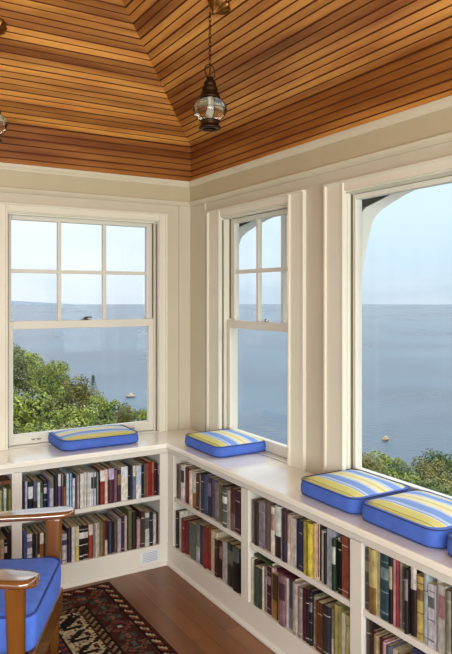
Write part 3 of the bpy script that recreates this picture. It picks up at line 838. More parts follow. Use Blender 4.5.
# ------------------------------------------------------------------ books
def book_mats():
    cache = {}
    def get(hx, gloss=0.45):
        if hx not in cache:
            r_, g_, b_ = (int(hx[i:i + 2], 16) for i in (0, 2, 4)); y_ = 0.3 * r_ + 0.59 * g_ + 0.11 * b_
            hy_ = '%02x%02x%02x' % tuple(int(max(0, min(255, (y_ + (c - y_) * 0.8) * (0.86 if y_ < 150 else 1.0)))) for c in (r_, g_, b_))
            cache[hx] = mat('book_cloth_' + hx, hy_, gloss, var=0.38, scale=90, detail=4, stretch=(1, 1, 0.35))
        return cache[hx]
    return get
bmat = book_mats()
def book(w, h, d, base, mark, seed):
    """local: x = thickness, spine faces -y at y=0, book stands on z=0"""
    rnd = random.Random(seed)
    hb = rnd.random() < 0.6                    # hardback with a rounded spine, or a flat paperback
    mats = [bmat(base)]; a2 = 0
    zs = [0.0, h]; zone = {}
    if mark:
        mats.append(bmat(mark[1])); k = mark[0]
        if k == 'label': zs = [0, h * 0.52, h * 0.86, h]; zone = {1: 1}
        elif k == 'top': zs = [0, h * 0.68, h]; zone = {1: 1}
        elif k == 'low': zs = [0, h * 0.42, h]; zone = {0: 1}
        elif k == 'band': zs = [0, h * 0.10, h * 0.125, h * 0.42, h * 0.44, h * 0.62, h * 0.80, h * 0.88, h * 0.895, h]; zone = {1: 1, 3: 1, 5: 1, 7: 1}
    else:
        mats.append(bmat(rnd.choice(('c8b890', 'd8d4c8', '2c2824'))))
        if rnd.random() < 0.7 and w > 0.011:
            q = rnd.uniform(0.72, 0.85); zs = [0, h * 0.09, h * 0.10, h * q, h * (q + 0.012), h]; zone = {1: 1, 3: 1}
    mb = MB(); n = 6 if hb else 1; r = min(0.006, w * 0.28) if hb else 0.0; tb = 0.0022 if hb else 0.0007
    hw = w / 2
    prof = []
    for i in range(n + 1):
        f = -1 + 2 * i / n; prof.append((f * hw, -r * (1 - f * f) ** 0.5 if hb else 0.0))
    for zi in range(len(zs) - 1):
        for i in range(n):
            (xa, ya), (xb, yb) = prof[i], prof[i + 1]
            m = zone.get(zi, 0)
            if mark and mark[0] == 'stripe' and n > 1 and i in (2, 3): m = 1
            mb.quad((xa, ya, zs[zi]), (xb, yb, zs[zi]), (xb, yb, zs[zi + 1]), (xa, ya, zs[zi + 1]), m, smooth=hb)
    for zz in (0, h):                            # spine ends
        mb.poly([(x, y, zz) for x, y in prof] + [(hw, 0.003, zz), (-hw, 0.003, zz)], 0)
    mb.box(-hw, -hw + tb, 0.0, d, 0, h); mb.box(hw - tb, hw, 0.0, d, 0, h)
    if mark and mark[0] == 'stripe' and n == 1:
        mb.quad((-hw * 0.35, -0.0004, h * 0.04), (hw * 0.35, -0.0004, h * 0.04), (hw * 0.35, -0.0004, h * 0.96), (-hw * 0.35, -0.0004, h * 0.96), 1)
    o = mb.build('book', mats)
    p = MB(); e = 0.003 if hb else 0.0003
    p.box(-hw + tb, hw - tb, 0.0015, d - e, e, h - e)
    p.build('page_block', M_page, o)
    return o

BAY = {'b': 'the bay under the left window', 'l': 'the bay behind the chair arm', 'r1': 'the right-wall bay nearest the corner',
       'r2': 'the middle right-wall bay', 'r3': 'the rightmost bay'}
ORD = ('first second third fourth fifth sixth seventh eighth ninth tenth eleventh twelfth thirteenth fourteenth fifteenth sixteenth seventeenth '
       'eighteenth nineteenth twentieth 21st 22nd 23rd 24th 25th 26th 27th 28th 29th 30th 31st 32nd 33rd 34th 35th 36th 37th 38th 39th 40th 41st 42nd 43rd').split()
SHORT = {'b': 'left-window bay', 'l': 'bay behind chair', 'r1': 'corner right-wall bay', 'r2': 'middle right-wall bay', 'r3': 'rightmost bay'}
MARKW = {'label': 'with a {c} label', 'top': 'with a {c} top', 'low': 'with a {c} foot', 'band': 'with {c} bands', 'stripe': 'with a {c} stripe'}
def tone_word(hx):
    r, g, b = (int(hx[i:i + 2], 16) for i in (0, 2, 4)); v = max(r, g, b); s = v - min(r, g, b)
    if s < 26: return 'dark' if v < 90 else 'grey' if v < 165 else 'pale'
    if b == v: return 'bluish' if r < g + 12 else 'violet'
    if g == v: return 'green'
    return 'reddish' if g < r * 0.6 and b < r * 0.75 else 'brown' if v < 150 else 'tan' if v < 205 else 'cream'
USED = {}
LABELS = set()
for key, rows in SHELVES.items():
    bay = key[:-1]; up = key[-1] == 'u'
    z0 = 0.3932 if up else 0.1202
    side = 'B' if bay in 'bl' else 'R'
    for i, (u0, u1, h, hx, nm, mk) in enumerate(rows):
        seed = hash_ = sum(ord(c) for c in key) * 31 + i * 7
        rnd = random.Random(seed)
        w = abs(u1 - u0) - 0.0008; d = min(0.235, h * rnd.uniform(0.66, 0.78) + 0.02)
        o = book(w, h - 0.001, d, hx, mk, seed)
        rec = rnd.uniform(0.008, 0.024)
        uc = (u0 + u1) / 2
        if side == 'B': o.location = (uc, -D + rec, z0)
        else: o.location = (-D + rec, uc, z0); o.rotation_euler = (0, 0, -PI / 2)
        word = 'upper' if up else 'lower'
        mw = ' ' + MARKW[mk[0]].format(c=tone_word(mk[1])) if mk else ''
        lab = None
        left = rows[i - 1][4] if i else 'post'; right = rows[i + 1][4] if i + 1 < len(rows) else 'post'
        ls, rs_ = left.split()[-1], right.split()[-1]
        tail = '%s shelf, %s' % (word, SHORT[bay])
        cand = ['%s book%s, %s from left, %s' % (nm, mw, ORD[i], tail), '%s book, %s from left, %s' % (nm, ORD[i], tail)]
        if len(nm.split()) < 3 and i and i + 1 < len(rows):
            cand.insert(0, '%s book%s between %s and %s, %s' % (nm, mw, ls, rs_, tail))
            cand.insert(1, '%s book between %s and %s, %s from left, %s' % (nm, ls, rs_, ORD[i], tail))
        # neighbours tell it apart only when no other book on this shelf has the same look and neighbours
        same = sum(1 for k2, r2 in enumerate(rows) if 0 < k2 < len(rows) - 1 and r2[4] == nm and rows[k2 - 1][4].split()[-1] == ls and rows[k2 + 1][4].split()[-1] == rs_)
        for c_ in cand:
            if len(c_.split()) <= 16 and c_ not in LABELS and (same <= 1 or 'from left' in c_): lab = c_; break
        LABELS.add(lab)
        tag(o, lab, 'book', 'books on the %s shelf of %s' % (word, BAY[bay]))

def flat_book(u, side, z, w, h, d, hx, label, rz=0.0, rec=0.03):
    o = book(w, h, d, hx, None, 5)
    # lying on its side: thickness vertical
    base = Matrix.Rotation(PI / 2, 4, 'Y')
    turn = Matrix.Rotation((0 if side == 'B' else -PI / 2) + rz, 4, 'Z')
    loc = (u, -D + rec, z + w / 2) if side == 'B' else (-D + rec, u, z + w / 2)
    o.matrix_world = Matrix.Translation(loc) @ turn @ base @ Matrix.Translation((0, 0, -h / 2))
    return tag(o, label, 'book', 'books lying flat on top of the rows')
flat_book(-1.262, 'B', 0.3932 + 0.1745, 0.020, 0.20, 0.15, '8a4a24', 'brown book lying flat on top of the row behind the chair, upper shelf')
flat_book(-1.215, 'R', 0.1202 + 0.205, 0.012, 0.14, 0.15, '445c2c', 'thin green book lying flat at the left end, lower shelf, middle right-wall bay', rec=0.03)
flat_book(-1.40, 'R', 0.1202 + 0.2055, 0.012, 0.13, 0.15, '6c2438', 'thin crimson book lying flat on the row, lower shelf, middle right-wall bay', rec=0.02)
flat_book(-2.21, 'R', 0.1202 + 0.2215, 0.016, 0.20, 0.16, '24345c', 'navy book lying flat on top of the row, lower shelf, rightmost bay', rz=0.3, rec=0.04)

# ------------------------------------------------------------------ hanging onion lanterns
def lantern(hx, hy, cx, cy, cz, normal, rot, label):
    """hang axis (hx, hy); canopy centre on the slope with its room-side normal"""
    root = empty('pendant_lantern', (hx, hy, 2.17)); O = Vector(root.location)
    def put(mb, nm, m, parent=root, **k):
        o = mb.build(nm, m, parent, **k)
        if parent is root: o.location = -O if nm == 'canopy' else -O + Vector((0, 0, 0.028))
        return o
    nrm = Vector(normal).normalized()
    # fluted brass canopy on the sloping ceiling
    c = MB(); c.lathe([(0.050, -0.001), (0.052, 0.006), (0.049, 0.012), (0.043, 0.018), (0.036, 0.025), (0.028, 0.031), (0.020, 0.036), (0.015, 0.044), (0.007, 0.050), (0.004, 0.062)], 96, lobes=12, amp=0.05)
    q = nrm.to_track_quat('Z', 'Y').to_matrix().to_4x4()
    Mx = Matrix.Translation((cx, cy, cz)) @ q
    c.v = [tuple(Mx @ Vector(v)) for v in c.v]
    put(c, 'canopy', M_brass)
    # chain
    zt = (Vector((cx, cy, cz)) + nrm * 0.062).z - 0.028
    zb = 2.448; ch = MB(); n = int((zt - zb) / 0.0165); st = (zt - zb) / n
    for i in range(n):
        zc = zt - st * (i + 0.5); pts = []
        for k in range(10):
            a = 2 * PI * k / 10; lx = 0.0052 * math.cos(a); lz = (st * 0.5 + 0.0035) * math.sin(a)
            pts.append((hx + (lx if i % 2 else 0), hy + (0 if i % 2 else lx), zc + lz))
        ch.tube(pts, 0.0016, 5, closed=True)
    put(ch, 'chain', M_dbrass)
    # finger ring and bail
    r = MB(); R_ = 0.030; dirv = Vector((math.cos(rot), math.sin(rot), 0))
    r.tube([tuple(Vector((hx, hy, 2.412)) + dirv * R_ * math.cos(a) + Vector((0, 0, R_ * math.sin(a)))) for a in [2 * PI * k / 20 for k in range(20)]], 0.0024, 6, closed=True)
    r.tube([(hx, hy, 2.448), (hx, hy, 2.385)], 0.0025, 6)
    put(r, 'ring', M_dbrass)
    c = MB(); c.lathe([(0.0, 2.392), (0.012, 2.390), (0.016, 2.384), (0.014, 2.378), (0.020, 2.372), (0.026, 2.366), (0.027, 2.356), (0.024, 2.352), (0.032, 2.344), (0.034, 2.336), (0.031, 2.330), (0.038, 2.322), (0.040, 2.312), (0.043, 2.308), (0.043, 2.300), (0.036, 2.298)], 28, (hx, hy, 0))
    put(c, 'cap', M_dbrass)
    g = MB(); prof = [(0.036, 2.300)]
    for k in range(11):
        a = math.radians(62 - 124 * k / 10); prof.append((0.012 + 0.057 * math.cos(a), 2.2525 + 0.0485 * math.sin(a)))
    prof.append((0.037, 2.206))
    g.lathe(prof, 48, (hx, hy, 0), lobes=16, amp=0.02)
    inner = [(max(a - 0.0022, 0.001), z) for a, z in prof]
    g.rings([[(hx + a * math.cos(2 * PI * j / 48), hy + a * math.sin(2 * PI * j / 48), z) for j in range(48)] for a, z in inner], cap=False)
    put(g, 'glass_globe', M_globe)
    w = MB()
    for k in range(6):
        a = rot + PI * k / 3
        w.tube([(hx + (b + 0.003) * math.cos(a), hy + (b + 0.003) * math.sin(a), z) for b, z in prof], 0.0012, 5)
    w.tube([(hx + 0.0715 * math.cos(a), hy + 0.0715 * math.sin(a), 2.2525) for a in [2 * PI * j / 32 for j in range(32)]], 0.0013, 5, closed=True)
    put(w, 'wire_cage', M_dbrass)
    b = MB(); b.lathe([(0.034, 2.208), (0.043, 2.207), (0.044, 2.203), (0.038, 2.198), (0.038, 2.186), (0.046, 2.182), (0.047, 2.176), (0.044, 2.172), (0.030, 2.172), (0.028, 2.180), (0.034, 2.190), (0.034, 2.206)], 32, (hx, hy, 0))
    put(b, 'bottom_collar', M_dbrass)
    b = MB(); b.lathe([(0.0, 2.218), (0.008, 2.224), (0.013, 2.236), (0.012, 2.248), (0.006, 2.262), (0.006, 2.274), (0.006, 2.298)], 20, (hx, hy, 0))
    put(b, 'bulb', M_bulb)
    return tag(root, label, 'pendant lamp', 'glass lanterns hanging from the wooden ceiling')
cx, cy = -0.519, -1.246
lantern(cx - 0.050, cy - 0.006, cx, cy, BAND - SLOPE * (cx + 0.004), (-SLOPE, 0, -1), 0.3, 'bronze lantern with round clear glass globe hanging fully in view from the ceiling')
cx, cy = -1.285, -0.522
lantern(cx - 0.024, cy - 0.036, cx, cy, BAND - SLOPE * (cy + 0.004), (0, -SLOPE, -1), 1.2, 'glass lantern cut off by the left edge of the photo')

# ------------------------------------------------------------------ rug
def rug():
    X1, Y1 = -0.678, -0.365; Wd, Ln = 1.75, 2.5; c = 0.0105
    nx, ny = int(Wd / c), int(Ln / c)
    C = {k: lin(v) for k, v in dict(dk='1e1618', mar='4e2420', red='7c3228', blu='2a303c', teal='46504a', crm='b8a888', tan='8c7450', pk='8c5848', br='40261c', gr='5c5c4a').items()}
    def col(i, j):
        # distance in cells from the nearest edge, and the run along that edge
        d = min(i, j, nx - 1 - i, ny - 1 - j)
        run = j if d in (i, nx - 1 - i) else i
        if d < 2: return 'mar' if d == 0 else 'br'
        if d < 5:                                        # barber-pole guard
            return 'crm' if ((run + d) // 2) % 3 == 0 else ('red' if ((run + d) // 2) % 3 == 1 else 'dk')
        if d == 5: return 'dk'
        if d < 18:                                       # main border: rosettes on maroon
            q = (run + (d * 5) % 3 // 2) % 18; dx = q - 8.5; dy = d - 11.5; r = abs(dx) * 1.1 + abs(dy)
            if (run // 18) % 2 and 1 < r < 5: return ('gr', 'blu', 'br')[int(r + q) % 3]
            if r < 2: return 'crm'
            if r < 4: return 'blu'
            if r < 6: return 'red'
            if r < 7.2: return 'gr'
            if (abs(dx) > 6.5 and abs(dy) < 4): return 'teal' if abs(dy) > 1 else 'pk'
            return 'mar' if (run * 7 + d * 3) % 5 else 'br'
        if d == 18: return 'dk'
        if d < 22: return 'tan' if ((run - d) // 2) % 2 == 0 else 'dk'
        if d == 22: return 'br'
        if d < 36:                                       # cream band with hooked dark figures
            q = (run + (run // 13) * 2) % 13; e = d - 23
            if q < 2 and 2 < e < 11: return 'dk'
            if abs(q - (e * 0.9 + 3)) < 1.7 and e < 11: return 'dk'
            if 9 <= q < 12 and 1 < e < 4: return 'dk' if (q + e) % 4 else 'red'
            if 8 <= q < 12 and 8 < e < 10: return 'red'
            if (q * 5 + e * 3) % 11 == 0: return 'dk'
            return 'crm'
        if d == 36: return 'dk'
        if d < 40: return 'red' if (run // 2) % 2 else 'blu'
        if d == 40: return 'crm' if run % 3 == 0 else 'dk'
        u, v = abs(i - nx / 2), abs(j - ny / 2)
        r = (u * 1.25 + v) % 34
        if r < 3: return 'crm'
        if r < 6: return 'blu'
        if (i // 3 + j // 3) % 4 == 0: return 'pk'
        return 'red' if r < 22 else 'mar'
    rnd = random.Random(3); mb = MB(); z = 0.007
    keys = sorted(C); 
    for i in range(nx):
        for j in range(ny):
            x = X1 - i * c; y = Y1 - j * c
            if y < -3.0: continue
            k = C[col(i, j)]; s = rnd.uniform(0.55, 1.3)
            mb.quad((x, y, z), (x - c, y, z), (x - c, y - c, z), (x, y - c, z), 0, (k[0] * s, k[1] * s, k[2] * s, 1))
    o = mb.build('persian_rug', mat('wool_pile', 'ffffff', 0.95, var=0.1, scale=60, attr='dye', bump=0.3, bscale=400, spec=0.1), colattr='dye')
    e = MB(); e.box(X1 - nx * c, X1, Y1 - ny * c, Y1, 0.0004, z - 0.0004); e.build('woven_backing', mat('rug_edge', '3c2018', 0.9), o)
    return tag(o, 'red, navy and cream patterned oriental rug on the wood floor', 'rug')
rug()

# ------------------------------------------------------------------ armchair
CH = empty('armchair', (-1.465, -1.148, 0.0085), math.radians(-27.5))
tag(CH, 'wooden armchair with broad curved arms and a blue cushioned seat', 'armchair')
# seat cushion: boxed, soft, narrowing a little to the back
def loft(outline, zs):
    return [[(a * s + ox, b * s, z) for a, b in outline] for z, s, ox in zs]
def seat_outline(n=7):
    pts = []; corners = ((0.25, 0.245, 0.05), (-0.25, 0.215, 0.06), (-0.25, -0.215, 0.06), (0.25, -0.245, 0.05))
    for (x, y, r), a0 in zip(corners, (0, 90, 180, 270)):
        cx = x - r if x > 0 else x + r; cy = y - r if y > 0 else y + r
        for i in range(n + 1):
            a = math.radians(a0 + 90 * i / n); pts.append((cx + r * math.cos(a), cy + r * math.sin(a)))
    return pts
so = seat_outline()
s = MB(); s.rings(loft(so, [(0.325, 0.955, 0), (0.330, 0.985, 0), (0.345, 1.0, 0), (0.40, 1.012, 0), (0.435, 1.005, 0), (0.447, 0.99, 0), (0.452, 0.965, 0), (0.458, 0.85, 0), (0.464, 0.6, 0), (0.466, 0.3, 0), (0.466, 0.05, 0)]))
seat = s.build('seat', M_blue, CH)
p = MB(); p.tube([(a * 0.995, b * 0.995, 0.448) for a, b in so], 0.0045, 6, closed=True); p.build('piping', M_navy, seat)
# seat rails under the cushion
s = MB()
s.box(0.222, 0.248, -0.262, 0.262, 0.225, 0.324); s.box(-0.235, -0.208, -0.2, 0.2, 0.225, 0.324)
s.box(-0.23, 0.22, 0.205, 0.230, 0.225, 0.3235); s.box(-0.23, 0.22, -0.230, -0.205, 0.225, 0.3235)
s.build('seat_rail', M_chair, CH, bevel=0.004)
def catmull(P_, n=8):
    out = []; Q = [P_[0]] + P_ + [P_[-1]]
    for i in range(1, len(Q) - 2):
        a, b, c, d = [Vector(x) for x in Q[i - 1:i + 3]]
        for k in range(n):
            t = k / n
            out.append(0.5 * ((2 * b) + (c - a) * t + (2 * a - 5 * b + 4 * c - d) * t * t + (3 * b - a - 3 * c + d) * t ** 3))
    out.append(Vector(P_[-1])); return out
ARMZ = 0.600
for sg in (1, -1):
    # arm: broad rounded paddle at the front, narrowing and curving in to the back
    ctr = catmull([(-0.30, sg * 0.215, 0), (-0.18, sg * 0.245, 0), (-0.05, sg * 0.27, 0), (0.10, sg * 0.300, 0), (0.20, sg * 0.318, 0), (0.283, sg * 0.335, 0)], 8)
    n = len(ctr); rs = []
    for i, c_ in enumerate(ctr):
        f = i / (n - 1)
        t_ = (ctr[min(i + 1, n - 1)] - ctr[max(i - 1, 0)]).normalized(); nn = Vector((-t_.y, t_.x, 0))
        wd = 0.026 + 0.028 * min(1, max(0, (f - 0.15) / 0.5)) ** 1.3
        if f > 0.84: wd *= math.sqrt(max(0.0, 1 - ((f - 0.84) / 0.162) ** 2)) 
        wd = max(wd, 0.004)
        ring = []
        for a, z in ((-1, 0.005), (-0.94, 0.0), (-0.6, -0.004), (0.6, -0.004), (0.94, 0.0), (1, 0.005), (1, 0.014), (0.93, 0.021), (0.6, 0.0235), (-0.6, 0.0235), (-0.93, 0.021), (-1, 0.014)):
            ring.append(tuple(c_ + nn * (a * wd) + Vector((0, 0, ARMZ - 0.006 + z))))
        rs.append(ring)
    a_ = MB(); a_.rings(rs); a_.build('armrest', M_arm, CH)
    # front post, which is also the front leg: broad under the arm, tapering to the floor
    rs = []
    for z, hw, hd, ox, oy in ((0.0, 0.016, 0.016, 0.0, 0.02), (0.12, 0.020, 0.018, 0.0, 0.012), (0.27, 0.027, 0.02, 0, 0.0), (0.36, 0.028, 0.02, 0, 0.0), (0.50, 0.031, 0.02, 0, 0.008), (0.58, 0.033, 0.021, 0, 0.014), (ARMZ - 0.005, 0.036, 0.022, 0, 0.016)):
        ring = []
        for k in range(16):
            a = 2 * PI * k / 16; ca, sa = math.cos(a), math.sin(a)
            ring.append((0.205 + ox + hw * math.copysign(abs(ca) ** 0.6, ca), sg * (0.288 + oy) + hd * math.copysign(abs(sa) ** 0.6, sa), z))
        rs.append(ring)
    l = MB(); l.rings(rs); l.build('leg', M_chair, CH)
    l = MB(); l.tube([(-0.30, sg * 0.20, 0.0), (-0.265, sg * 0.20, 0.25), (-0.262, sg * 0.205, 0.40), (-0.30, sg * 0.214, 0.61), (-0.345, sg * 0.2, 0.86)], [0.016, 0.022, 0.024, 0.022, 0.017], 12)
    l.build('leg', M_chair, CH)
    l = MB(); l.tube([(-0.268, sg * 0.20, 0.17), (0.205, sg * 0.298, 0.17)], 0.011, 10); l.build('stretcher', M_chair, CH)
b = MB(); b.tube(catmull([(-0.345, -0.225, 0.83), (-0.375, -0.12, 0.84), (-0.385, 0, 0.845), (-0.375, 0.12, 0.84), (-0.345, 0.225, 0.83)], 5), 0.028, 12); b.build('top_rail', M_chair, CH)
for i in range(5):
    y = -0.13 + i * 0.065
    s = MB(); s.box(-0.008, 0.008, -0.016, 0.016, 0, 0.56, M=Matrix.Translation((-0.235, y, 0.30)) @ Matrix.Rotation(-0.24, 4, 'Y')); s.build('back_slat', M_chair, CH, bevel=0.003)

# ------------------------------------------------------------------ outdoors
SEA = -30.0
CX, CY = -1.911, -3.634
m = bpy.data.materials.new('sea_water'); m.use_nodes = True
t = m.node_tree; b = t.nodes['Principled BSDF']
tc = t.nodes.new('ShaderNodeTexCoord')
def nz(scale, st, det=4):
    mp = t.nodes.new('ShaderNodeMapping'); mp.inputs['Scale'].default_value = st; mp.inputs['Rotation'].default_value = (0, 0, 0.5)
    n = t.nodes.new('ShaderNodeTexNoise'); n.inputs['Scale'].default_value = scale; n.inputs['Detail'].default_value = det
    t.links.new(tc.outputs['Object'], mp.inputs[0]); t.links.new(mp.outputs[0], n.inputs['Vector']); return n
big = nz(0.009, (1, 1, 1), 5); small = nz(0.8, (1, 1, 1), 6)
mx = t.nodes.new('ShaderNodeMix'); mx.data_type = 'RGBA'
mr = t.nodes.new('ShaderNodeMapRange'); mr.inputs[1].default_value = 0.38; mr.inputs[2].default_value = 0.65
t.links.new(big.outputs['Fac'], mr.inputs[0]); t.links.new(mr.outputs[0], mx.inputs['Factor'])
mx.inputs['A'].default_value = lin('0c2440'); mx.inputs['B'].default_value = lin('2c4a5e')
t.links.new(mx.outputs['Result'], b.inputs['Base Color'])
rr = t.nodes.new('ShaderNodeMapRange'); rr.inputs[3].default_value = 0.22; rr.inputs[4].default_value = 0.36
t.links.new(big.outputs['Fac'], rr.inputs[0]); t.links.new(rr.outputs[0], b.inputs['Roughness'])
bp = t.nodes.new('ShaderNodeBump'); bp.inputs['Strength'].default_value = 0.5; bp.inputs['Distance'].default_value = 0.35
t.links.new(small.outputs['Fac'], bp.inputs['Height']); t.links.new(bp.outputs[0], b.inputs['Normal'])
b.inputs['IOR'].default_value = 1.33
s = MB(); seg = 96
rs = [[(CX + r * math.cos(2 * PI * j / seg), CY + r * math.sin(2 * PI * j / seg), SEA) for j in range(seg)] for r in (20, 200, 800, 2900)]
s.rings(rs, cap=False, smooth=False)
tag(s.build('sea', m), kind='structure')
# far coast behind the left window
mh = mat('far_coast', '5f7080', 0.9, var=0.1, scale=0.01)  # distance haze put into the coast's blue-grey colour
s = MB(); rnd = random.Random(4)
pts = []
n = 90
A0, A1 = math.radians(118), math.radians(72)
rings = []
for i in range(n + 1):
    f = i / n; a = A0 + (A1 - A0) * f
    env = min(1, (1 - f) / 0.25) * min(1, f / 0.05 + 0.2)
    hgt = (32 + 16 * noise.noise(Vector((f * 9, 0, 0))) + 14 * max(0, noise.noise(Vector((f * 4 + 3, 1, 0)))) + 3 * noise.noise(Vector((f * 60, 5, 0)))) * env + 1.5
    ring = []
    for r, z in ((2500, SEA), (2540, SEA + hgt * 0.6), (2620, SEA + hgt), (2720, SEA + hgt * 0.8), (2860, SEA)):
        ring.append((CX + r * math.cos(a), CY + r * math.sin(a), z))
    rings.append(ring)
s.rings(rings, closed=False)
tag(s.build('headland', mh), kind='structure')
# hillside falling to the sea
mg = mat('hillside_grass', '4c5c2c', 0.95, second='6c6438', scale=0.6, bump=0.3, bscale=3)
s = MB(); rings = []
for r, z in ((0.6, -3.0), (6, -4.5), (12, -8), (20, -12.5), (30, -18.5), (42, -26), (55, -31)):
    ring = []
    for j in range(73):
        a = math.radians(-60 + 220 * j / 72)
        k = 1 + 0.06 * noise.noise(Vector((math.cos(a) * 3, math.sin(a) * 3, r * 0.1)))
        ring.append(((CX + 2) + r * k * math.cos(a), (CY + 3.6) + r * k * math.sin(a), z + 0.5 * noise.noise(Vector((r, a * 4, 0)))))
    rings.append(ring)
s.rings(rings, closed=False)
tag(s.build('hillside', mg), kind='structure')

M_leaf = [mat('leaf_green_%s' % k, a, 0.6, second=b_, scale=1.2, spec=0.3, attr='leaf') for k, a, b_ in
          (('yellow', '788638', '4a5c24'), ('deep', '4c5e28', '2e401a'), ('olive', '6c6c38', '484e28'))]
M_bark = mat('shrub_bark', '5c4834', 0.9, scale=12)
def crown_mesh(kind, seed, leaves=5200):
    rnd = random.Random(seed); mb = MB(); blobs = []
    for i in range(15):
        a = rnd.uniform(0, 2 * PI); r = rnd.uniform(0, 0.62); z = rnd.uniform(-0.55, 0.6)
        blobs.append((Vector((r * math.cos(a), r * math.sin(a), z)), rnd.uniform(0.24, 0.42)))
    blobs.append((Vector((0, 0, -0.1)), 0.6))
    for i in range(leaves):
        c, rad = rnd.choice(blobs)
        d = Vector((rnd.gauss(0, 1), rnd.gauss(0, 1), rnd.gauss(0, 1))).normalized()
        p = c + d * rad * rnd.uniform(0.75, 1.08)
        nrm = (d + Vector((rnd.uniform(-1, 1), rnd.uniform(-1, 1), rnd.uniform(-0.3, 1.2))) * 0.8).normalized()
        u = nrm.cross(Vector((rnd.uniform(-1, 1), rnd.uniform(-1, 1), rnd.uniform(-1, 1)))).normalized(); w = nrm.cross(u)
        s = rnd.uniform(0.03, 0.06); v = rnd.uniform(0.5, 1.6)
        mb.quad(p - u * s, p - w * s * 0.5, p + u * s, p + w * s * 0.5, 0, (v * rnd.uniform(0.9, 1.15), v, v * 0.85, 1))
    me_o = mb.build('foliage', M_leaf[kind], colattr='leaf')
    me = me_o.data; bpy.data.objects.remove(me_o)
    return me
CROWNS = [crown_mesh(0, 1), crown_mesh(1, 2), crown_mesh(2, 3)]
tr = MB(); tr.tube([(0, 0, -1.3), (0.03, 0.01, -0.6), (-0.02, 0.02, 0.1), (0.03, 0, 0.6)], [0.06, 0.045, 0.03, 0.015], 8)
for a in (0.4, 2.3, 4.1): tr.tube([(0, 0, -0.5), (0.25 * math.cos(a), 0.25 * math.sin(a), -0.05), (0.45 * math.cos(a), 0.45 * math.sin(a), 0.25)], [0.03, 0.02, 0.01], 6)
_o = tr.build('branches', M_bark); BR = _o.data; bpy.data.objects.remove(_o)
def shrub(x, y, ztop, r, kind, rz, label, group, name='shrub', sz=1.0):
    root = empty(name, (x, y, ztop - r * sz * 0.95)); root.rotation_euler = (0, 0, rz); root.scale = (r, r, r * sz)
    for me, nm in ((CROWNS[kind], 'foliage'), (BR, 'branches')):
        o = bpy.data.objects.new(nm, me); COL.objects.link(o); o.parent = root
    return tag(root, label, 'shrub' if name == 'shrub' else 'tree', group)
SHRUBS = [
    ('L', 1.6, 16.15, 0.3, 0.931, 1, 0.0),
    ('L', 2.64, 17.52, 0.31, 1.013, 1, 1.7),
    ('L', 3.69, 18.88, -0.16, 0.973, 0, 3.4),
    ('L', 3.27, 14.93, -0.18, 0.764, 0, 5.1),
    ('L', 4.23, 16.57, -0.82, 0.829, 2, 0.52),
    ('L', 5.33, 18.13, -1.44, 0.815, 2, 2.22),
    ('L', 4.7, 14.3, -1.28, 0.638, 0, 3.92),
    ('L', 5.84, 15.61, -1.79, 0.651, 2, 5.62),
    ('L', 7.04, 16.88, -2.23, 0.52, 0, 1.04),
    ('L', 0.95, 10.61, -0.24, 0.916, 0, 2.74),
    ('L', 1.73, 11.89, -0.52, 0.96, 0, 4.44),
    ('L', 2.7, 13.06, -1.0, 0.93, 2, 6.14),
    ('L', 2.44, 9.9, -0.72, 0.669, 0, 1.56),
    ('L', 3.36, 10.92, -1.17, 0.669, 1, 3.26),
    ('L', 0.74, 8.28, -0.59, 0.767, 1, 4.96),
    ('L', 0.64, 5.91, -0.25, 0.539, 0, 0.38),
    ('L', 1.29, 6.8, -0.51, 0.551, 2, 2.08),
    ('L', 2.02, 7.64, -0.77, 0.553, 1, 3.78),
    ('L', 1.65, 5.43, -0.36, 0.35, 0, 5.48),
    ('R', 5.88, 5.11, -1.22, 0.498, 0, 0.0),
    ('R', 6.7, 5.67, -1.43, 0.484, 2, 1.7),
    ('R', 7.69, 6.13, -1.59, 0.519, 0, 3.4),
    ('R', 6.59, 4.57, -1.27, 0.445, 1, 5.1),
    ('R', 7.66, 5.1, -1.51, 0.484, 2, 0.52),
    ('R', 8.78, 5.59, -1.51, 0.639, 1, 2.22),
    ('R', 7.57, 4.1, -1.13, 0.598, 0, 3.92),
    ('R', 4.54, 3.23, -0.83, 0.425, 1, 5.62),
    ('R', 5.4, 3.61, -1.1, 0.518, 0, 1.04),
    ('R', 4.54, 2.24, -0.72, 0.434, 1, 2.74),
    ('R', 5.5, 2.66, -0.9, 0.532, 2, 4.44),
    ('R', 6.5, 3.05, -1.03, 0.581, 0, 6.14),
]
CONIFER = [6.87, 21.4, -1.6]
BOATS = [[78.03, 188.91, -30.0], [102.24, 102.25, -30.0]]
PLACE = {'L': ['at the left edge of the view through the left window', 'tallest against the sea at the left side of the left window', 'second from the left along the skyline, left window', 'third along the skyline in the left window',
  'mid-skyline in the left window', 'below the little conifer in the left window', 'right of the little conifer in the left window', 'low on the skyline right of centre, left window', 'last and smallest at the right end, left window',
  'in the near row at the far left, against the left window frame', 'in the near row at left, left window', 'in the near row under the left mullion', 'in the near row at the middle, left window', 'in the near row at right, left window',
  'lowest at left, just above the left sill', 'just above the sill, left of the cushion', 'just above the sill behind the cushion left end', 'just above the sill behind the cushion middle', 'just above the sill behind the cushion right end'],
 'R': ['hidden behind the left jamb of the picture window', 'beside the left edge of the picture window glass', 'right below the boat in the picture window', 'in the dip of the skyline, picture window', 'second from the right, picture window skyline', 'tallest at the right edge, picture window', 'outside the right photo edge, picture window',
  'low beside the left glass edge, picture window', 'low in front, above the left seat cushion', 'low in front, above the second cushion', 'low in front at the right photo edge', 'low in front beyond the right photo edge']}
cnt = {'L': 0, 'R': 0}
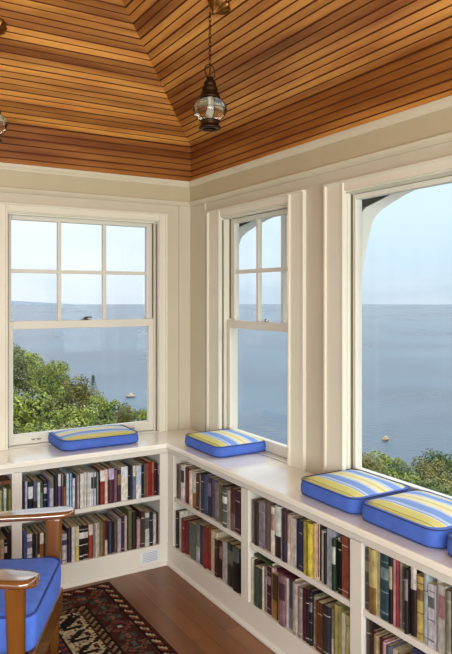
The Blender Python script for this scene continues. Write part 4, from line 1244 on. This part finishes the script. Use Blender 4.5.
for g_, x, y, z, r, k, rz in SHRUBS:
    c_ = ('yellow-green', 'deep green', 'olive')[k]
    lab = '%s shrub %s' % (c_, PLACE[g_][cnt[g_]]); cnt[g_] += 1
    if 'hidden behind' in lab or 'outside the' in lab or 'beyond the right photo' in lab: continue
    assert len(lab.split()) <= 16
    shrub(x, y, z, r, k, rz, lab, 'shrubs on the slope beyond the windows', sz=1.0)
# small conifer
cx_, cy_, cz_ = CONIFER
root = empty('conifer', (cx_, cy_, cz_ - 1.5))
f = MB(); rnd = random.Random(9)
for i in range(900):
    h_ = rnd.random(); rr = (1 - h_) * 0.42 + 0.02; a = rnd.uniform(0, 2 * PI); q = rr * (rnd.random() ** 0.4)
    p = Vector((q * math.cos(a), q * math.sin(a), 0.15 + h_ * 1.35)); u = Vector((math.cos(a), math.sin(a), 0.4)) * 0.05; w = Vector((-math.sin(a), math.cos(a), 0.1)) * 0.02
    v = rnd.uniform(0.6, 1.2); f.quad(p - w, p + u, p + w, p - u * 0.4, 0, (v, v, v, 1))
f.build('foliage', mat('conifer_needles', '5c7048', 0.8, attr='leaf'), root, colattr='leaf')
tk = MB(); tk.tube([(0, 0, -1.5), (0, 0, 1.35)], [0.04, 0.01], 8); tk.build('trunk', M_bark, root)
tag(root, 'small dark conifer tip poking above the shrubs in the left window', 'tree')

def boat(x, y, length, rz, label, hullc):
    root = empty('boat', (x, y, SEA), rz); h = MB(); L_ = length / 2; rs = []
    for t_, wd, up in ((-1, 0.34, 0), (-0.6, 0.42, 0), (0, 0.45, 0), (0.5, 0.34, 0.03), (0.85, 0.15, 0.08), (1, 0.02, 0.12)):
        w = wd * L_; t0 = 0.35 * L_ + up * L_
        rs.append([(t_ * L_, -w, t0), (t_ * L_, -w * 0.75, 0.02), (t_ * L_, 0, -0.12 * L_), (t_ * L_, w * 0.75, 0.02), (t_ * L_, w, t0), (t_ * L_, w * 0.85, t0), (t_ * L_, 0, t0 * 0.75), (t_ * L_, -w * 0.85, t0)])
    h.rings(rs); h.build('hull', mat('boat_hull_' + hullc, hullc, 0.4), root)
    c = MB(); c.box(-0.25 * L_, 0.25 * L_, -0.22 * L_, 0.22 * L_, 0.25 * L_, 0.75 * L_); c.build('cabin', mat('boat_cabin', 'b0a488', 0.4), root, bevel=0.05)
    s_ = MB(); s_.box(0.1 * L_, 0.252 * L_, -0.18 * L_, 0.18 * L_, 0.48 * L_, 0.66 * L_); s_.build('windscreen', mat('boat_glass', '2c3844', 0.1), root)
    return tag(root, label, 'boat')
boat(BOATS[0][0], BOATS[0][1], 3.2, -0.4, 'small boat on the bay seen through the left window', '8c8070')
boat(BOATS[1][0], BOATS[1][1], 2.3, 0.3, 'small boat offshore seen through the big picture window', '8c7454')
